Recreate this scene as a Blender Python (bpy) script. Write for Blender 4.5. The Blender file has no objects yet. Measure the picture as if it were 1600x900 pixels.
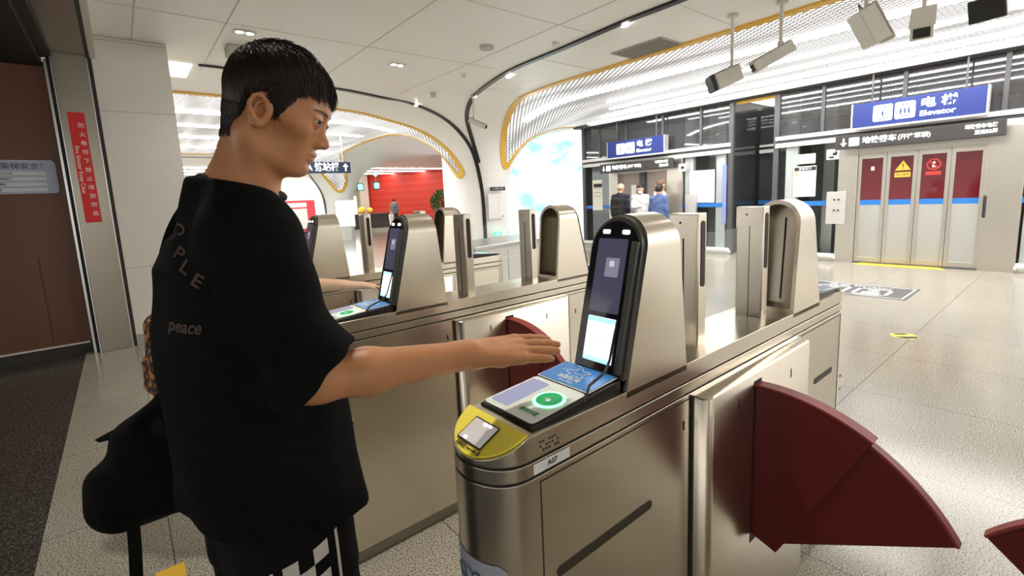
import bpy, bmesh, math, random
import numpy as np
from mathutils import Vector, Matrix

scene = bpy.context.scene
COL = scene.collection
PI = math.pi
random.seed(7)

# ------------------------------------------------------------------ camera
def setup_camera():
    yw, pt, rl = math.radians(50.85), math.radians(8.247), math.radians(-2.599)
    F = Vector((math.cos(pt)*math.cos(yw), math.cos(pt)*math.sin(yw), -math.sin(pt)))
    R0 = Vector((math.sin(yw), -math.cos(yw), 0)); U0 = R0.cross(F)
    R = math.cos(rl)*R0 + math.sin(rl)*U0
    U = -math.sin(rl)*R0 + math.cos(rl)*U0
    cd = bpy.data.cameras.new('camera'); cam = bpy.data.objects.new('camera', cd)
    COL.objects.link(cam)
    m = Matrix.Identity(4)
    for i in range(3):
        m[i][0] = R[i]; m[i][1] = U[i]; m[i][2] = -F[i]
    m[0][3], m[1][3], m[2][3] = 0, 0, 1.5
    cam.matrix_world = m
    cd.sensor_fit = 'HORIZONTAL'; cd.sensor_width = 36.0
    cd.lens = 741.8/1600*36; cd.shift_y = -34.1/1600
    cd.clip_start = 0.02; cd.clip_end = 200
    scene.camera = cam
setup_camera()

# ------------------------------------------------------------------ light
world = bpy.data.worlds.new('world'); scene.world = world
world.use_nodes = True
world.node_tree.nodes['Background'].inputs[0].default_value = (1.0, 0.96, 0.9, 1)
world.node_tree.nodes['Background'].inputs[1].default_value = 0.68

def spot(name, loc, power, color=(1, 0.93, 0.82), size=2.4, radius=0.07):
    ld = bpy.data.lights.new(name, 'SPOT'); ld.energy = power; ld.color = color
    ld.spot_size = size; ld.spot_blend = 0.9; ld.shadow_soft_size = radius
    o = bpy.data.objects.new(name, ld); o.location = loc; COL.objects.link(o); return o
# recessed downlights of the gate hall (their fixtures are built with the ceiling)
DOWNLIGHTS = [(3.25, 6.32, 3.375), (1.15, 4.3, 3.375), (2.6, 2.2, 3.375), (0.6, 1.6, 3.375), (4.3, 0.6, 3.375), (1.3, 6.0, 3.375)]
for q in DOWNLIGHTS: spot('downlight_lamp', q, 75 if q[1] == 1.6 else 24)

vs = scene.view_settings
vs.view_transform = 'Standard'; vs.look = 'None'; vs.gamma = 1.0
vs.use_curve_mapping = False
vs.exposure = 1.12
STRIP_E = 13.0

# ------------------------------------------------------------------ materials
MATS = {}
def mat(name, col=(0.8, 0.8, 0.8), rough=0.5, metal=0.0, emit=None, es=1.0, trans=0.0, spec=0.5, sss=0.0, coat=0.0, ior=1.45, alpha=1.0):
    if name in MATS: return MATS[name]
    m = bpy.data.materials.new(name); m.use_nodes = True
    b = m.node_tree.nodes['Principled BSDF']
    b.inputs['Base Color'].default_value = (*col, 1)
    b.inputs['Roughness'].default_value = rough
    b.inputs['Metallic'].default_value = metal
    b.inputs['Specular IOR Level'].default_value = spec
    b.inputs['IOR'].default_value = ior
    b.inputs['Transmission Weight'].default_value = trans
    b.inputs['Coat Weight'].default_value = coat
    if sss:
        b.inputs['Subsurface Weight'].default_value = sss
        b.inputs['Subsurface Radius'].default_value = (0.012, 0.005, 0.003)
        b.inputs['Subsurface Scale'].default_value = 1.0
    if alpha < 1: b.inputs['Alpha'].default_value = alpha
    if emit:
        b.inputs['Emission Color'].default_value = (*emit, 1)
        b.inputs['Emission Strength'].default_value = es
    MATS[name] = m
    return m
def nodes(m):
    return m.node_tree.nodes, m.node_tree.links, m.node_tree.nodes['Principled BSDF']
def tex_coord(N, L, scale=(1, 1, 1), kind='Object'):
    t = N.new('ShaderNodeTexCoord'); mp = N.new('ShaderNodeMapping')
    mp.inputs['Scale'].default_value = scale
    L.new(t.outputs[kind], mp.inputs[0]); return mp.outputs[0]
def noise(N, L, vec, scale, detail=2, rough=0.5):
    n = N.new('ShaderNodeTexNoise'); n.inputs['Scale'].default_value = scale
    n.inputs['Detail'].default_value = detail; n.inputs['Roughness'].default_value = rough
    L.new(vec, n.inputs['Vector']); return n.outputs['Fac']
def ramp(N, L, fac, stops, interp='LINEAR'):
    r = N.new('ShaderNodeValToRGB'); r.color_ramp.interpolation = interp
    e = r.color_ramp.elements
    while len(e) < len(stops): e.new(0.5)
    for i, (p, c) in enumerate(stops):
        e[i].position = p; e[i].color = (*c, 1)
    L.new(fac, r.inputs[0]); return r.outputs[0]
def bump(N, L, b, h, strength=0.2, dist=0.01):
    n = N.new('ShaderNodeBump'); n.inputs['Strength'].default_value = strength
    n.inputs['Distance'].default_value = dist
    L.new(h, n.inputs['Height']); L.new(n.outputs[0], b.inputs['Normal'])

def noisy(name, c1, c2, scale, rough=0.5, sc=(1, 1, 1), bumpy=0.0, **k):
    if name in MATS: return MATS[name]
    m = mat(name, c1, rough, **k); N, L, b = nodes(m)
    f = noise(N, L, tex_coord(N, L, sc), scale, 4)
    L.new(ramp(N, L, f, [(0.35, c1), (0.65, c2)]), b.inputs['Base Color'])
    if bumpy: bump(N, L, b, f, bumpy, 0.004)
    return m

def steel(name, col, rough=0.3, sc=(2, 2, 110), vary=0.006):
    m = mat(name, col, rough, 1.0); N, L, b = nodes(m)
    v = tex_coord(N, L, sc)
    f = noise(N, L, v, 3.0, 5, 0.7)
    r = N.new('ShaderNodeMapRange'); r.inputs['To Min'].default_value = rough-vary; r.inputs['To Max'].default_value = rough+vary
    L.new(f, r.inputs['Value']); L.new(r.outputs[0], b.inputs['Roughness'])
    f2 = noise(N, L, tex_coord(N, L, (1, 1, 1)), 4.0, 3)
    L.new(ramp(N, L, f2, [(0.3, tuple(x*0.985 for x in col)), (0.7, tuple(min(1, x*1.01) for x in col))]), b.inputs['Base Color'])
    return m

STEEL = steel('brushed_steel', (0.70, 0.64, 0.545), 0.27)
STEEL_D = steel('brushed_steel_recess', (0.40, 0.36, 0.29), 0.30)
STEEL_C = steel('cool_steel', (0.62, 0.62, 0.62), 0.28)
BLACK = mat('black_plastic', (0.012, 0.012, 0.012), 0.35)
GROOVE = mat('dark_groove', (0.03, 0.027, 0.022), 0.6)
WHITE = mat('white_paint', (0.80, 0.78, 0.75), 0.45)
BGLASS = mat('black_screen_glass', (0.008, 0.008, 0.010), 0.06)
LAMPW = mat('lamp_white', (1, 1, 1), 0.4, emit=(1, 0.98, 0.95), es=9)
PAPER = mat('paper_white', (0.86, 0.86, 0.84), 0.6)
INK = mat('ink_dark', (0.03, 0.03, 0.035), 0.6)
TAPE = mat('blue_tape', (0.03, 0.20, 0.62), 0.4)

# ------------------------------------------------------------------ mesh builder
class MB:
    def __init__(s): s.bm = bmesh.new()
    def face(s, vs):
        try: return s.bm.faces.new(vs)
        except ValueError: return None
    def box(s, x0, x1, y0, y1, z0, z1):
        v = [s.bm.verts.new((x, y, z)) for z in (z0, z1) for x, y in ((x0, y0), (x1, y0), (x1, y1), (x0, y1))]
        for f in ((3, 2, 1, 0), (4, 5, 6, 7), (0, 1, 5, 4), (1, 2, 6, 5), (2, 3, 7, 6), (3, 0, 4, 7)): s.face([v[i] for i in f])
        return s
    def rings(s, R, cap=True, closed=True):
        vs = [[s.bm.verts.new(p) for p in r] for r in R]
        n = len(vs[0])
        for a, b in zip(vs, vs[1:]):
            for i in range(n if closed else n-1):
                j = (i+1) % n
                s.face([a[i], a[j], b[j], b[i]])
        if cap:
            s.face(vs[0][::-1]); s.face(vs[-1])
        return s
    def prism(s, poly, axis, a, b):
        def P(u, v, w): return {'x': (w, u, v), 'y': (u, w, v), 'z': (u, v, w)}[axis]
        return s.rings([[P(u, v, a) for u, v in poly], [P(u, v, b) for u, v in poly]])
    def tube(s, pts, r, seg=10):
        pts = [Vector(p) for p in pts]; R = []; n = len(pts)
        up = Vector((0, 0, 1)); prev = None
        for i, p in enumerate(pts):
            t = (pts[min(i+1, n-1)]-pts[max(i-1, 0)]).normalized()
            if prev is None:
                a = t.cross(up if abs(t.z) < 0.9 else Vector((1, 0, 0))).normalized()
            else: a = (prev - t*prev.dot(t)).normalized()
            prev = a; b = t.cross(a)
            rr = r[i] if isinstance(r, (list, tuple)) else r
            R.append([p+(a*math.cos(k*2*PI/seg)+b*math.sin(k*2*PI/seg))*rr for k in range(seg)])
        return s.rings(R)
    def lathe(s, prof, c=(0, 0, 0), seg=24, axis='z'):
        R = []
        for r, h in prof:
            ring = []
            for k in range(seg):
                a = 2*PI*k/seg; u, v = r*math.cos(a), r*math.sin(a)
                q = {'z': (u, v, h), 'x': (h, u, v), 'y': (v, h, u)}[axis]
                ring.append((c[0]+q[0], c[1]+q[1], c[2]+q[2]))
            R.append(ring)
        return s.rings(R)
    def ball(s, c, r, seg=14):
        rx, ry, rz = r if isinstance(r, (tuple, list)) else (r, r, r)
        R = []
        for i in range(seg//2+1):
            t = PI*(i/(seg//2)); t = min(max(t, 0.02), PI-0.02)
            R.append([(c[0]+rx*math.sin(t)*math.cos(2*PI*k/seg), c[1]+ry*math.sin(t)*math.sin(2*PI*k/seg), c[2]-rz*math.cos(t)) for k in range(seg)])
        return s.rings(R)
    def obox(s, a, b, w, h, up=(0, 0, 1)):
        a, b = Vector(a), Vector(b); t = (b-a).normalized(); up = Vector(up)
        r = t.cross(up)
        r = r.normalized() if r.length > 1e-4 else Vector((1, 0, 0))
        u = r.cross(t)
        R = [[p+r*sx*w/2+u*sy*h/2 for sx, sy in ((-1, -1), (1, -1), (1, 1), (-1, 1))] for p in (a, b)]
        return s.rings(R)
    def build(s, name, m, parent=None, smooth=40, bevel=0, loc=None):
        bmesh.ops.recalc_face_normals(s.bm, faces=s.bm.faces[:])
        me = bpy.data.meshes.new(name); s.bm.to_mesh(me); s.bm.free()
        return link_mesh(name, me, m, parent, smooth, bevel, loc)

def link_mesh(name, me, m, parent=None, smooth=40, bevel=0, loc=None):
    o = bpy.data.objects.new(name, me); COL.objects.link(o)
    for mm in (m if isinstance(m, (list, tuple)) else [m]): me.materials.append(mm)
    if smooth:
        me.shade_smooth(); me.set_sharp_from_angle(angle=math.radians(smooth))
    if bevel:
        md = o.modifiers.new('bevel', 'BEVEL'); md.width = bevel; md.segments = 3
        md.limit_method = 'ANGLE'; md.angle_limit = math.radians(50)
    if loc: o.location = loc
    if parent: o.parent = parent
    return o
def empty(name, loc=(0, 0, 0), rz=0):
    o = bpy.data.objects.new(name, None); COL.objects.link(o)
    o.location = loc; o.rotation_euler = (0, 0, rz); o.empty_display_size = 0.1
    return o
def tag(o, label, cat, group=None, kind=None):
    if label: o['label'] = label
    if cat: o['category'] = cat
    if group: o['group'] = group
    if kind: o['kind'] = kind
    return o
def struct(o):
    o['kind'] = 'structure'; return o
def copy_tree(o, parent=None):
    c = o.copy(); COL.objects.link(c)
    if parent: c.parent = parent
    for ch in list(o.children): copy_tree(ch, c)
    return c
def text_mesh(body, size=1.0, align='CENTER', bold=0.0, spacing=1.0, depth=0.0):
    cu = bpy.data.curves.new('t', 'FONT'); cu.body = body; cu.size = size
    cu.align_x = align; cu.align_y = 'CENTER'; cu.offset = bold; cu.extrude = depth; cu.space_character = spacing
    cu.resolution_u = 3
    o = bpy.data.objects.new('t', cu); COL.objects.link(o)
    dg = bpy.context.evaluated_depsgraph_get(); dg.update()
    me = bpy.data.meshes.new_from_object(o.evaluated_get(dg))
    bpy.data.objects.remove(o); bpy.data.curves.remove(cu)
    return me
def frame(o, u, v):
    """matrix with local x=u, local y=v, z=normal, at o"""
    u, v = Vector(u).normalized(), Vector(v).normalized(); w = u.cross(v).normalized(); v = w.cross(u)
    m = Matrix.Identity(4)
    for i in range(3): m[i][0], m[i][1], m[i][2], m[i][3] = u[i], v[i], w[i], o[i]
    return m
def lettering(name, body, pos, u, v, size, m, parent=None, bold=0.0, align='CENTER', spacing=1.0, fit=None):
    me = text_mesh(body, size, align, bold, spacing, 0.0006)
    if fit and len(me.vertices):
        xs = [q.co.x for q in me.vertices]; w = max(xs)-min(xs)
        me.transform(Matrix.Diagonal((fit/w, 1, 1, 1)))
    me.transform(frame(pos, u, v))
    me.materials.clear()
    return link_mesh(name, me, m, parent, 0)
def flat(name, poly, pos, u, v, m, parent=None, th=0.002):
    """thin plate from a 2D outline in the frame (u,v)"""
    b = MB(); b.rings([[(x, y, 0) for x, y in poly], [(x, y, th) for x, y in poly]])
    bmesh.ops.transform(b.bm, matrix=frame(pos, u, v), verts=b.bm.verts[:])
    return b.build(name, m, parent, 0)
def rrect(w, h, r, n=5, cx=0, cy=0):
    p = []
    for sx, sy, a0 in ((1, 1, 0), (-1, 1, 90), (-1, -1, 180), (1, -1, 270)):
        for k in range(n+1):
            a = math.radians(a0+90*k/n)
            p.append((cx+sx*(w/2-r)+r*math.cos(a), cy+sy*(h/2-r)+r*math.sin(a)))
    return p
def circ(r, n=24, cx=0, cy=0, ry=None): return [(cx+r*math.cos(2*PI*k/n), cy+(ry or r)*math.sin(2*PI*k/n)) for k in range(n)]

# ------------------------------------------------------------------ structure: floor
def terrazzo(name, c_hi, c_lo, c_dot, scale, rough):
    m = mat(name, c_hi, rough); N, L, b = nodes(m)
    v = tex_coord(N, L)
    f = noise(N, L, v, scale, 3, 0.7)
    base = ramp(N, L, f, [(0.43, c_dot), (0.475, c_lo), (0.53, c_hi)])
    big = noise(N, L, v, 0.9, 3)
    mx = N.new('ShaderNodeMix'); mx.data_type = 'RGBA'; mx.blend_type = 'MULTIPLY'; mx.inputs['Factor'].default_value = 1
    L.new(base, mx.inputs['A']); L.new(ramp(N, L, big, [(0.3, (0.9, 0.9, 0.9)), (0.7, (1, 1, 1))]), mx.inputs['B'])
    br = N.new('ShaderNodeTexBrick'); br.offset = 0.0
    br.inputs['Scale'].default_value = 1.0; br.inputs['Brick Width'].default_value = 1.0; br.inputs['Row Height'].default_value = 1.0
    br.inputs['Mortar Size'].default_value = 0.0022; br.inputs['Mortar Smooth'].default_value = 0
    for k, c in (('Color1', (1, 1, 1, 1)), ('Color2', (0.96, 0.96, 0.96, 1)), ('Mortar', (0.25, 0.24, 0.22, 1))): br.inputs[k].default_value = c
    L.new(v, br.inputs['Vector'])
    m2 = N.new('ShaderNodeMix'); m2.data_type = 'RGBA'; m2.blend_type = 'MULTIPLY'; m2.inputs['Factor'].default_value = 1
    L.new(mx.outputs['Result'], m2.inputs['A']); L.new(br.outputs['Color'], m2.inputs['B'])
    L.new(m2.outputs['Result'], b.inputs['Base Color'])
    return m
FLOOR = terrazzo('light_granite', (0.58, 0.54, 0.455), (0.40, 0.365, 0.295), (0.11, 0.096, 0.073), 150, 0.16)
DARKF = terrazzo('dark_granite', (0.05, 0.046, 0.04), (0.018, 0.017, 0.016), (0.16, 0.14, 0.11), 70, 0.25)
struct(MB().box(-0.47, 34, -9, 46, -0.2, 0).build('floor', FLOOR))
struct(MB().box(-9, -0.47, -9, 46, -0.2, -0.001).build('floor_dark', DARKF))

# ------------------------------------------------------------------ ceiling: white shell that funnels down into columns
ZC = 3.4
COLUMNS = [(7.3, 10.0), (7.55, 21.2), (-2.6, 21.4)]
R0, RF = 0.58, 3.3
def drop(r):
    """how far below ZC the shell hangs at distance r from a column axis"""
    if r >= RF: return 0.0
    t = (r-R0)/(RF-R0); t = max(t, 0.0)
    return 3.4*(1-min(1, t)**0.30)**1.75
def shell_z(x, y):
    d = min(math.hypot(x-a, y-b) for a, b in COLUMNS)
    return ZC-drop(d)
CAMP = Vector((0, 0, 1.5))

SHELL = noisy('white_ceiling_panel', (0.88, 0.87, 0.85), (0.91, 0.90, 0.88), 0.6, 0.42)
def mesh_ceiling_material():
    m = mat('backlit_perforated_mesh', (0.30, 0.295, 0.295), 0.5); N, L, b = nodes(m)
    v = tex_coord(N, L)
    sep = N.new('ShaderNodeSeparateXYZ'); L.new(v, sep.inputs[0])
    def wave(out, freq, ph=0.0):
        a = N.new('ShaderNodeMath'); a.operation = 'MULTIPLY_ADD'; a.inputs[1].default_value = freq*2*PI; a.inputs[2].default_value = ph
        L.new(out, a.inputs[0]); s = N.new('ShaderNodeMath'); s.operation = 'SINE'; L.new(a.outputs[0], s.inputs[0]); return s.outputs[0]
    mul = N.new('ShaderNodeMath'); mul.operation = 'MULTIPLY'
    L.new(wave(sep.outputs['X'], 11.0), mul.inputs[0]); L.new(wave(sep.outputs['Y'], 8.0), mul.inputs[1])
    band = noise(N, L, tex_coord(N, L, (2.2, 0.25, 1)), 1.0, 3)
    mr = N.new('ShaderNodeMapRange'); mr.inputs['From Min'].default_value = 0.35; mr.inputs['From Max'].default_value = 0.65
    mr.inputs['To Min'].default_value = 0.35; mr.inputs['To Max'].default_value = 1.5
    L.new(band, mr.inputs['Value'])
    gt = N.new('ShaderNodeMapRange'); gt.inputs['From Min'].default_value = 0.0; gt.inputs['From Max'].default_value = 0.25
    L.new(mul.outputs[0], gt.inputs['Value'])
    e = N.new('ShaderNodeMath'); e.operation = 'MULTIPLY'
    L.new(gt.outputs[0], e.inputs[0]); L.new(mr.outputs[0], e.inputs[1])
    ba = N.new('ShaderNodeMath'); ba.operation = 'MULTIPLY_ADD'; ba.inputs[1].default_value = MESH_E; ba.inputs[2].default_value = MESH_B
    L.new(e.outputs[0], ba.inputs[0]); L.new(ba.outputs[0], b.inputs['Emission Strength'])
    b.inputs['Emission Color'].default_value = (1, 0.985, 0.97, 1)
    return m
MESH_E, MESH_B = 0.62, 0.02
MESHC = mesh_ceiling_material()
YELLOW_T = mat('gold_trim', (0.78, 0.47, 0.07), 0.35)
BLACK_T = mat('black_trim', (0.015, 0.015, 0.016), 0.3)

# openings of the white shell (plan outlines): one in front of the elevators, one over the vault behind
def smooth_path(pts, n=8):
    out = []
    P = [Vector(p) for p in pts]
    for i in range(len(P)-1):
        p0, p1, p2, p3 = P[max(i-1, 0)], P[i], P[i+1], P[min(i+2, len(P)-1)]
        for k in range(n):
            t = k/n
            out.append(0.5*((2*p1)+(-p0+p2)*t+(2*p0-5*p1+4*p2-p3)*t*t+(-p0+3*p1-3*p2+p3)*t**3))
    out.append(P[-1]); return out
OPEN_R = [(6.05, -9), (6.05, -4), (6.05, 0), (6.05, 3.0), (6.06, 5.2), (6.1, 6.2), (6.28, 7.16), (6.62, 7.96), (7.02, 8.7), (7.28, 9.1), (7.5, 9.24), (7.74, 9.12), (8.2, 8.95), (9.0, 9.2), (9.8, 9.5), (10.62, 9.62)]
OPEN_L = [(-9, 9.42), (-3, 9.42), (0.95, 9.42), (2.4, 9.5), (3.8, 9.8), (4.83, 10.12), (5.51, 10.06), (6.12, 9.95), (6.43, 9.86), (6.58, 9.84), (6.50, 10.3), (6.2, 11.3), (6.1, 13), (6.2, 15), (6.7, 18), (7.5, 19.9), (7.64, 20.36), (7.34, 20.5), (7.0, 20.48), (6.57, 20.3), (5.6, 19.5), (4, 19.1), (0, 19.0), (-4, 19.0), (-9, 19.0)]
PATH_R = [tuple(q) for q in smooth_path([(x, y, 0) for x, y in OPEN_R], 6)]
PATH_L = [tuple(q) for q in smooth_path([(x, y, 0) for x, y in OPEN_L], 6)]
POLY_R = [(q[0], q[1]) for q in PATH_R]+[(10.62, -9)]
POLY_L = [(q[0], q[1]) for q in PATH_L]
def inside(x, y, poly):
    c = False; n = len(poly); j = n-1
    for i in range(n):
        (xi, yi), (xj, yj) = poly[i], poly[j]
        if (yi > y) != (yj > y) and x < (xj-xi)*(y-yi)/(yj-yi)+xi: c = not c
        j = i
    return c
def build_shell():
    W, M1, M2 = MB(), MB(), MB()
    def put(pts):
        cx = sum(p[0] for p in pts)/4; cy = sum(p[1] for p in pts)/4
        t = M1 if inside(cx, cy, POLY_R) else (M2 if inside(cx, cy, POLY_L) else W)
        t.face([t.bm.verts.new(p) for p in pts])
    # flat field
    xs = [6.05-0.25*k for k in range(62, 0, -1)]+[6.05+0.25*k for k in range(0, 19)]+[10.64]
    ys = [-9+0.25*k for k in range(133)]
    for i in range(len(xs)-1):
        for j in range(len(ys)-1):
            x0, x1, y0, y1 = xs[i], xs[i+1], ys[j], ys[j+1]
            far = any(max(math.hypot(x-a, y-b) for x in (x0, x1) for y in (y0, y1)) < RF for a, b in COLUMNS)
            if far: continue
            z = ZC+0.003
            put([(x0, y0, z), (x1, y0, z), (x1, y1, z), (x0, y1, z)])
    # funnels
    for a, b in COLUMNS:
        rr = [R0+(RF+0.36-R0)*(k/56)**1.9 for k in range(57)]
        nt = 150
        for k in range(56):
            for t in range(nt):
                p = []
                for r, tt in ((rr[k], t), (rr[k], t+1), (rr[k+1], t+1), (rr[k+1], t)):
                    th = 2*PI*tt/nt
                    p.append((a+r*math.cos(th), b+r*math.sin(th), ZC-drop(r)))
                if min(q[0] for q in p) > 10.64: continue
                put(p)
    out = []
    for bld, nm, m in ((W, 'ceiling', SHELL), (M1, 'ceiling_mesh', MESHC), (M2, 'ceiling_mesh_vault', MESHC)):
        bmesh.ops.remove_doubles(bld.bm, verts=bld.bm.verts[:], dist=0.0005)
        out.append(struct(bld.build(nm, m, smooth=60)))
    return out
build_shell()
struct(MB().box(-9, 34, 24, 46, ZC+0.003, ZC+0.1).build('ceiling_far', SHELL))
struct(MB().box(10.64, 34, 11.5, 24, ZC+0.003, ZC+0.1).build('ceiling_far_side', SHELL))

def ribbon(name, path, w, m, off=0.012, th=0.02):
    pts = []
    for q in path:
        x, y = q[0], q[1]; e = 0.02
        d = min(math.hypot(x-a, y-b) for a, b in COLUMNS)
        z = shell_z(x, y) if len(q) < 3 or q[2] == 0 else q[2]
        n = Vector((-(shell_z(x+e, y)-shell_z(x-e, y))/(2*e), -(shell_z(x, y+e)-shell_z(x, y-e))/(2*e), 1)).normalized()
        pts.append((Vector((x, y, z)), -n))
    R = []
    for i, (p, n) in enumerate(pts):
        t = (pts[min(i+1, len(pts)-1)][0]-pts[max(i-1, 0)][0]).normalized()
        s = t.cross(n).normalized()
        c = p+n*off
        R.append([c+s*w/2+n*th/2, c-s*w/2+n*th/2, c-s*w/2-n*th, c+s*w/2-n*th])
    return struct(MB().rings(R).build(name, m, smooth=30))
ribbon('trim_1', PATH_R, 0.125, YELLOW_T)
ribbon('trim_2', PATH_L, 0.125, YELLOW_T)
def resample(P, n=10): return [tuple(q) for q in smooth_path(P, n)]
def onshell(P): return [(x, y, z) for x, y, z in P]
B1 = [(4.63, -6, 3.4), (4.63, 0, 3.4), (4.64, 2.84, 3.4), (4.65, 3.57, 3.4), (4.74, 4.56, 3.4), (4.82, 5.71, 3.4), (5.09, 6.72, 3.4), (5.43, 7.63, 3.39), (5.82, 8.39, 3.29), (6.14, 8.84, 3.11), (6.52, 9.21, 2.76), (6.75, 9.36, 2.35)]
B2 = [(2.2, 8.0, 3.4), (2.7, 8.03, 3.4), (3.18, 8.09, 3.4), (3.98, 8.36, 3.4), (4.59, 8.54, 3.4), (5.53, 8.92, 3.26), (6.17, 9.18, 2.98), (6.61, 9.36, 2.56), (6.88, 9.49, 1.81), (6.95, 9.53, 1.03), (6.95, 9.53, 0.02)]
B3 = [(0, 20.2, 3.4), (3.5, 20.4, 3.4), (5.3, 20.7, 3.26), (6.23, 20.94, 2.95), (6.58, 21.19, 2.59), (6.84, 21.10, 2.09), (6.93, 21.09, 1.6), (6.97, 21.2, 0.85), (6.97, 21.2, 0.02)]
ribbon('trim_3', resample(B1), 0.085, BLACK_T)
ribbon('trim_4', resample(B2), 0.085, BLACK_T)
ribbon('trim_5', resample(B3), 0.12, BLACK_T)

# the light wall beside the elevators (a backlit picture of pale mountains)
def screen_material():
    m = mat('backlit_mural', (0.10, 0.11, 0.11), 0.3); N, L, b = nodes(m)
    v = tex_coord(N, L)
    f = noise(N, L, tex_coord(N, L, (1, 0.55, 1.3)), 1.1, 5, 0.6)
    col = ramp(N, L, f, [(0.43, (1, 1, 1)), (0.54, (0.78, 0.97, 1.0)), (0.62, (0.32, 0.80, 0.88))])
    L.new(col, b.inputs['Emission Color']); b.inputs['Emission Strength'].default_value = 0.6
    return m
struct(MB().box(10.72, 10.9, 9.55, 17.5, 0.12, 3.4).build('wall_light_mural', screen_material()))
struct(MB().box(10.70, 10.95, 9.50, 9.56, 0, 3.4).box(10.70, 10.9, 9.56, 17.5, 0, 0.13).build('trim_6', mat('dark_frame', (0.06, 0.07, 0.08), 0.3)))

# left: white pillar, shutter jamb, brown lift-lobby panel
JAMB = steel('jamb_steel', (0.33, 0.30, 0.25), 0.30)
CREAM = noisy('cream_wall_panel', (0.66, 0.63, 0.57), (0.70, 0.67, 0.61), 1.2, 0.4)
def seams(bld, lines):
    for q in lines: bld.box(*q)
struct(MB().box(-0.02, 0.66, 6.88, 7.6, 0, 3.4).build('wall_left', CREAM, bevel=0.006))
b = MB()
for z in (2.62, 3.36, 0.9): b.box(-0.02, 0.66, 6.877, 6.88, z, z+0.006)
struct(b.build('trim_7', mat('seam_grey', (0.4, 0.38, 0.34), 0.6)))
struct(MB().box(-0.01, 0.665, 6.868, 6.88, 0, 0.13).build('baseboard_left', mat('stone_base', (0.33, 0.31, 0.26), 0.4)))
struct(MB().box(-0.335, -0.06, 6.86, 7.1, 0, 3.17).build('trim_8', JAMB, bevel=0.004))
struct(MB().box(-0.375, -0.335, 6.9, 7.1, 0, 3.17).box(-0.06, -0.02, 6.89, 7.1, 0, 3.17).build('trim_9', GROOVE))
struct(MB().box(-0.395, -0.375, 6.87, 7.1, 0, 3.1).box(-0.345, -0.335, 6.85, 7.0, 0, 3.17).box(-0.062, -0.052, 6.85, 7.0, 0, 3.17).build('trim_10', STEEL_C))
struct(MB().box(-0.335, -0.06, -3, 6.86, 3.17, 3.22).build('trim_11', JAMB))
struct(MB().box(-0.42, -0.335, -3, 6.9, 3.12, 3.4).box(-0.06, -0.03, -3, 6.88, 3.15, 3.4).build('trim_12', GROOVE))
struct(MB().box(-0.03, 0.02, -3, 6.88, 3.155, 3.41).build('trim_13', CREAM))
struct(MB().box(-9, -0.42, -3, 7.2, 3.05, 3.4).build('ceiling_dark', mat('dark_void', (0.012, 0.012, 0.012), 0.7)))
BROWN = noisy('brown_door_panel', (0.10, 0.034, 0.013), (0.13, 0.046, 0.019), 1.6, 0.38, sc=(1, 1, 0.3))
struct(MB().box(-3.5, -0.395, 7.0, 7.2, 0.13, 3.1).build('wall_brown', BROWN))
struct(MB().box(-0.712, -0.706, 6.996, 7.0, 0.13, 1.1).box(-1.5, -1.494, 6.996, 7.0, 0.13, 3.0).build('trim_14', GROOVE))
struct(MB().box(-3.5, -0.42, 6.97, 7.0, 0.115, 0.135).build('trim_15', mat('pale_metal_strip', (0.55, 0.52, 0.46), 0.3, 0.8)))
struct(MB().box(-3.5, -0.395, 6.99, 7.2, 0.0, 0.115).build('baseboard_brown', GROOVE))
# ceiling panel seams of the gate hall
SEAM = mat('ceiling_seam', (0.66, 0.64, 0.61), 0.7)
b = MB()
for x in (0.35, 1.1, 2.6, 4.1): b.box(x, x+0.005, -6, 7.9, 3.397, 3.401)
for y in (0.4, 2.2, 4.0, 5.8): b.box(0.02, 4.55, y, y+0.005, 3.397, 3.401)
for y in (2.9, 5.1): b.box(4.72, 5.98, y, y+0.005, 3.397, 3.401)
struct(b.build('trim_16', SEAM))
struct(MB().box(10.3, 10.66, -9, 9.6, 3.33, 3.41).build('trim_17', mat('dark_ceiling_edge', (0.10, 0.10, 0.10), 0.5)))
# far hall behind the vault: red wall, grey wall, pale wall
def red_wall():
    m = mat('red_striped_wall', (0.55, 0.03, 0.015), 0.45); N, L, b = nodes(m)
    w = N.new('ShaderNodeTexWave'); w.bands_direction = 'Z'; w.inputs['Scale'].default_value = 0.75; w.inputs['Distortion'].default_value = 0
    L.new(tex_coord(N, L), w.inputs['Vector'])
    L.new(ramp(N, L, w.outputs['Fac'], [(0.0, (0.50, 0.022, 0.008)), (0.72, (0.42, 0.015, 0.006)), (0.84, (0.75, 0.17, 0.08)), (0.9, (0.44, 0.016, 0.006))]), b.inputs['Base Color'])
    return m
struct(MB().prism([(13.2, 31.5), (19.0, 19.5), (19.3, 19.5), (13.5, 31.5)], 'z', 0, 3.4).build('wall_red', red_wall()))
struct(MB().box(11.5, 14, 31.6, 31.9, 0, 3.4).build('wall_far', mat('khaki_wall', (0.36, 0.31, 0.2), 0.5)))
struct(MB().box(-9, 11.5, 31.0, 31.3, 0, 3.4).build('wall_pale', mat('pale_wall', (0.85, 0.84, 0.82), 0.5)))
struct(MB().box(12.6, 13.2, 31.2, 31.6, 0, 3.4).build('wall_return', mat('beige_wall', (0.55, 0.5, 0.42), 0.5)))

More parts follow.
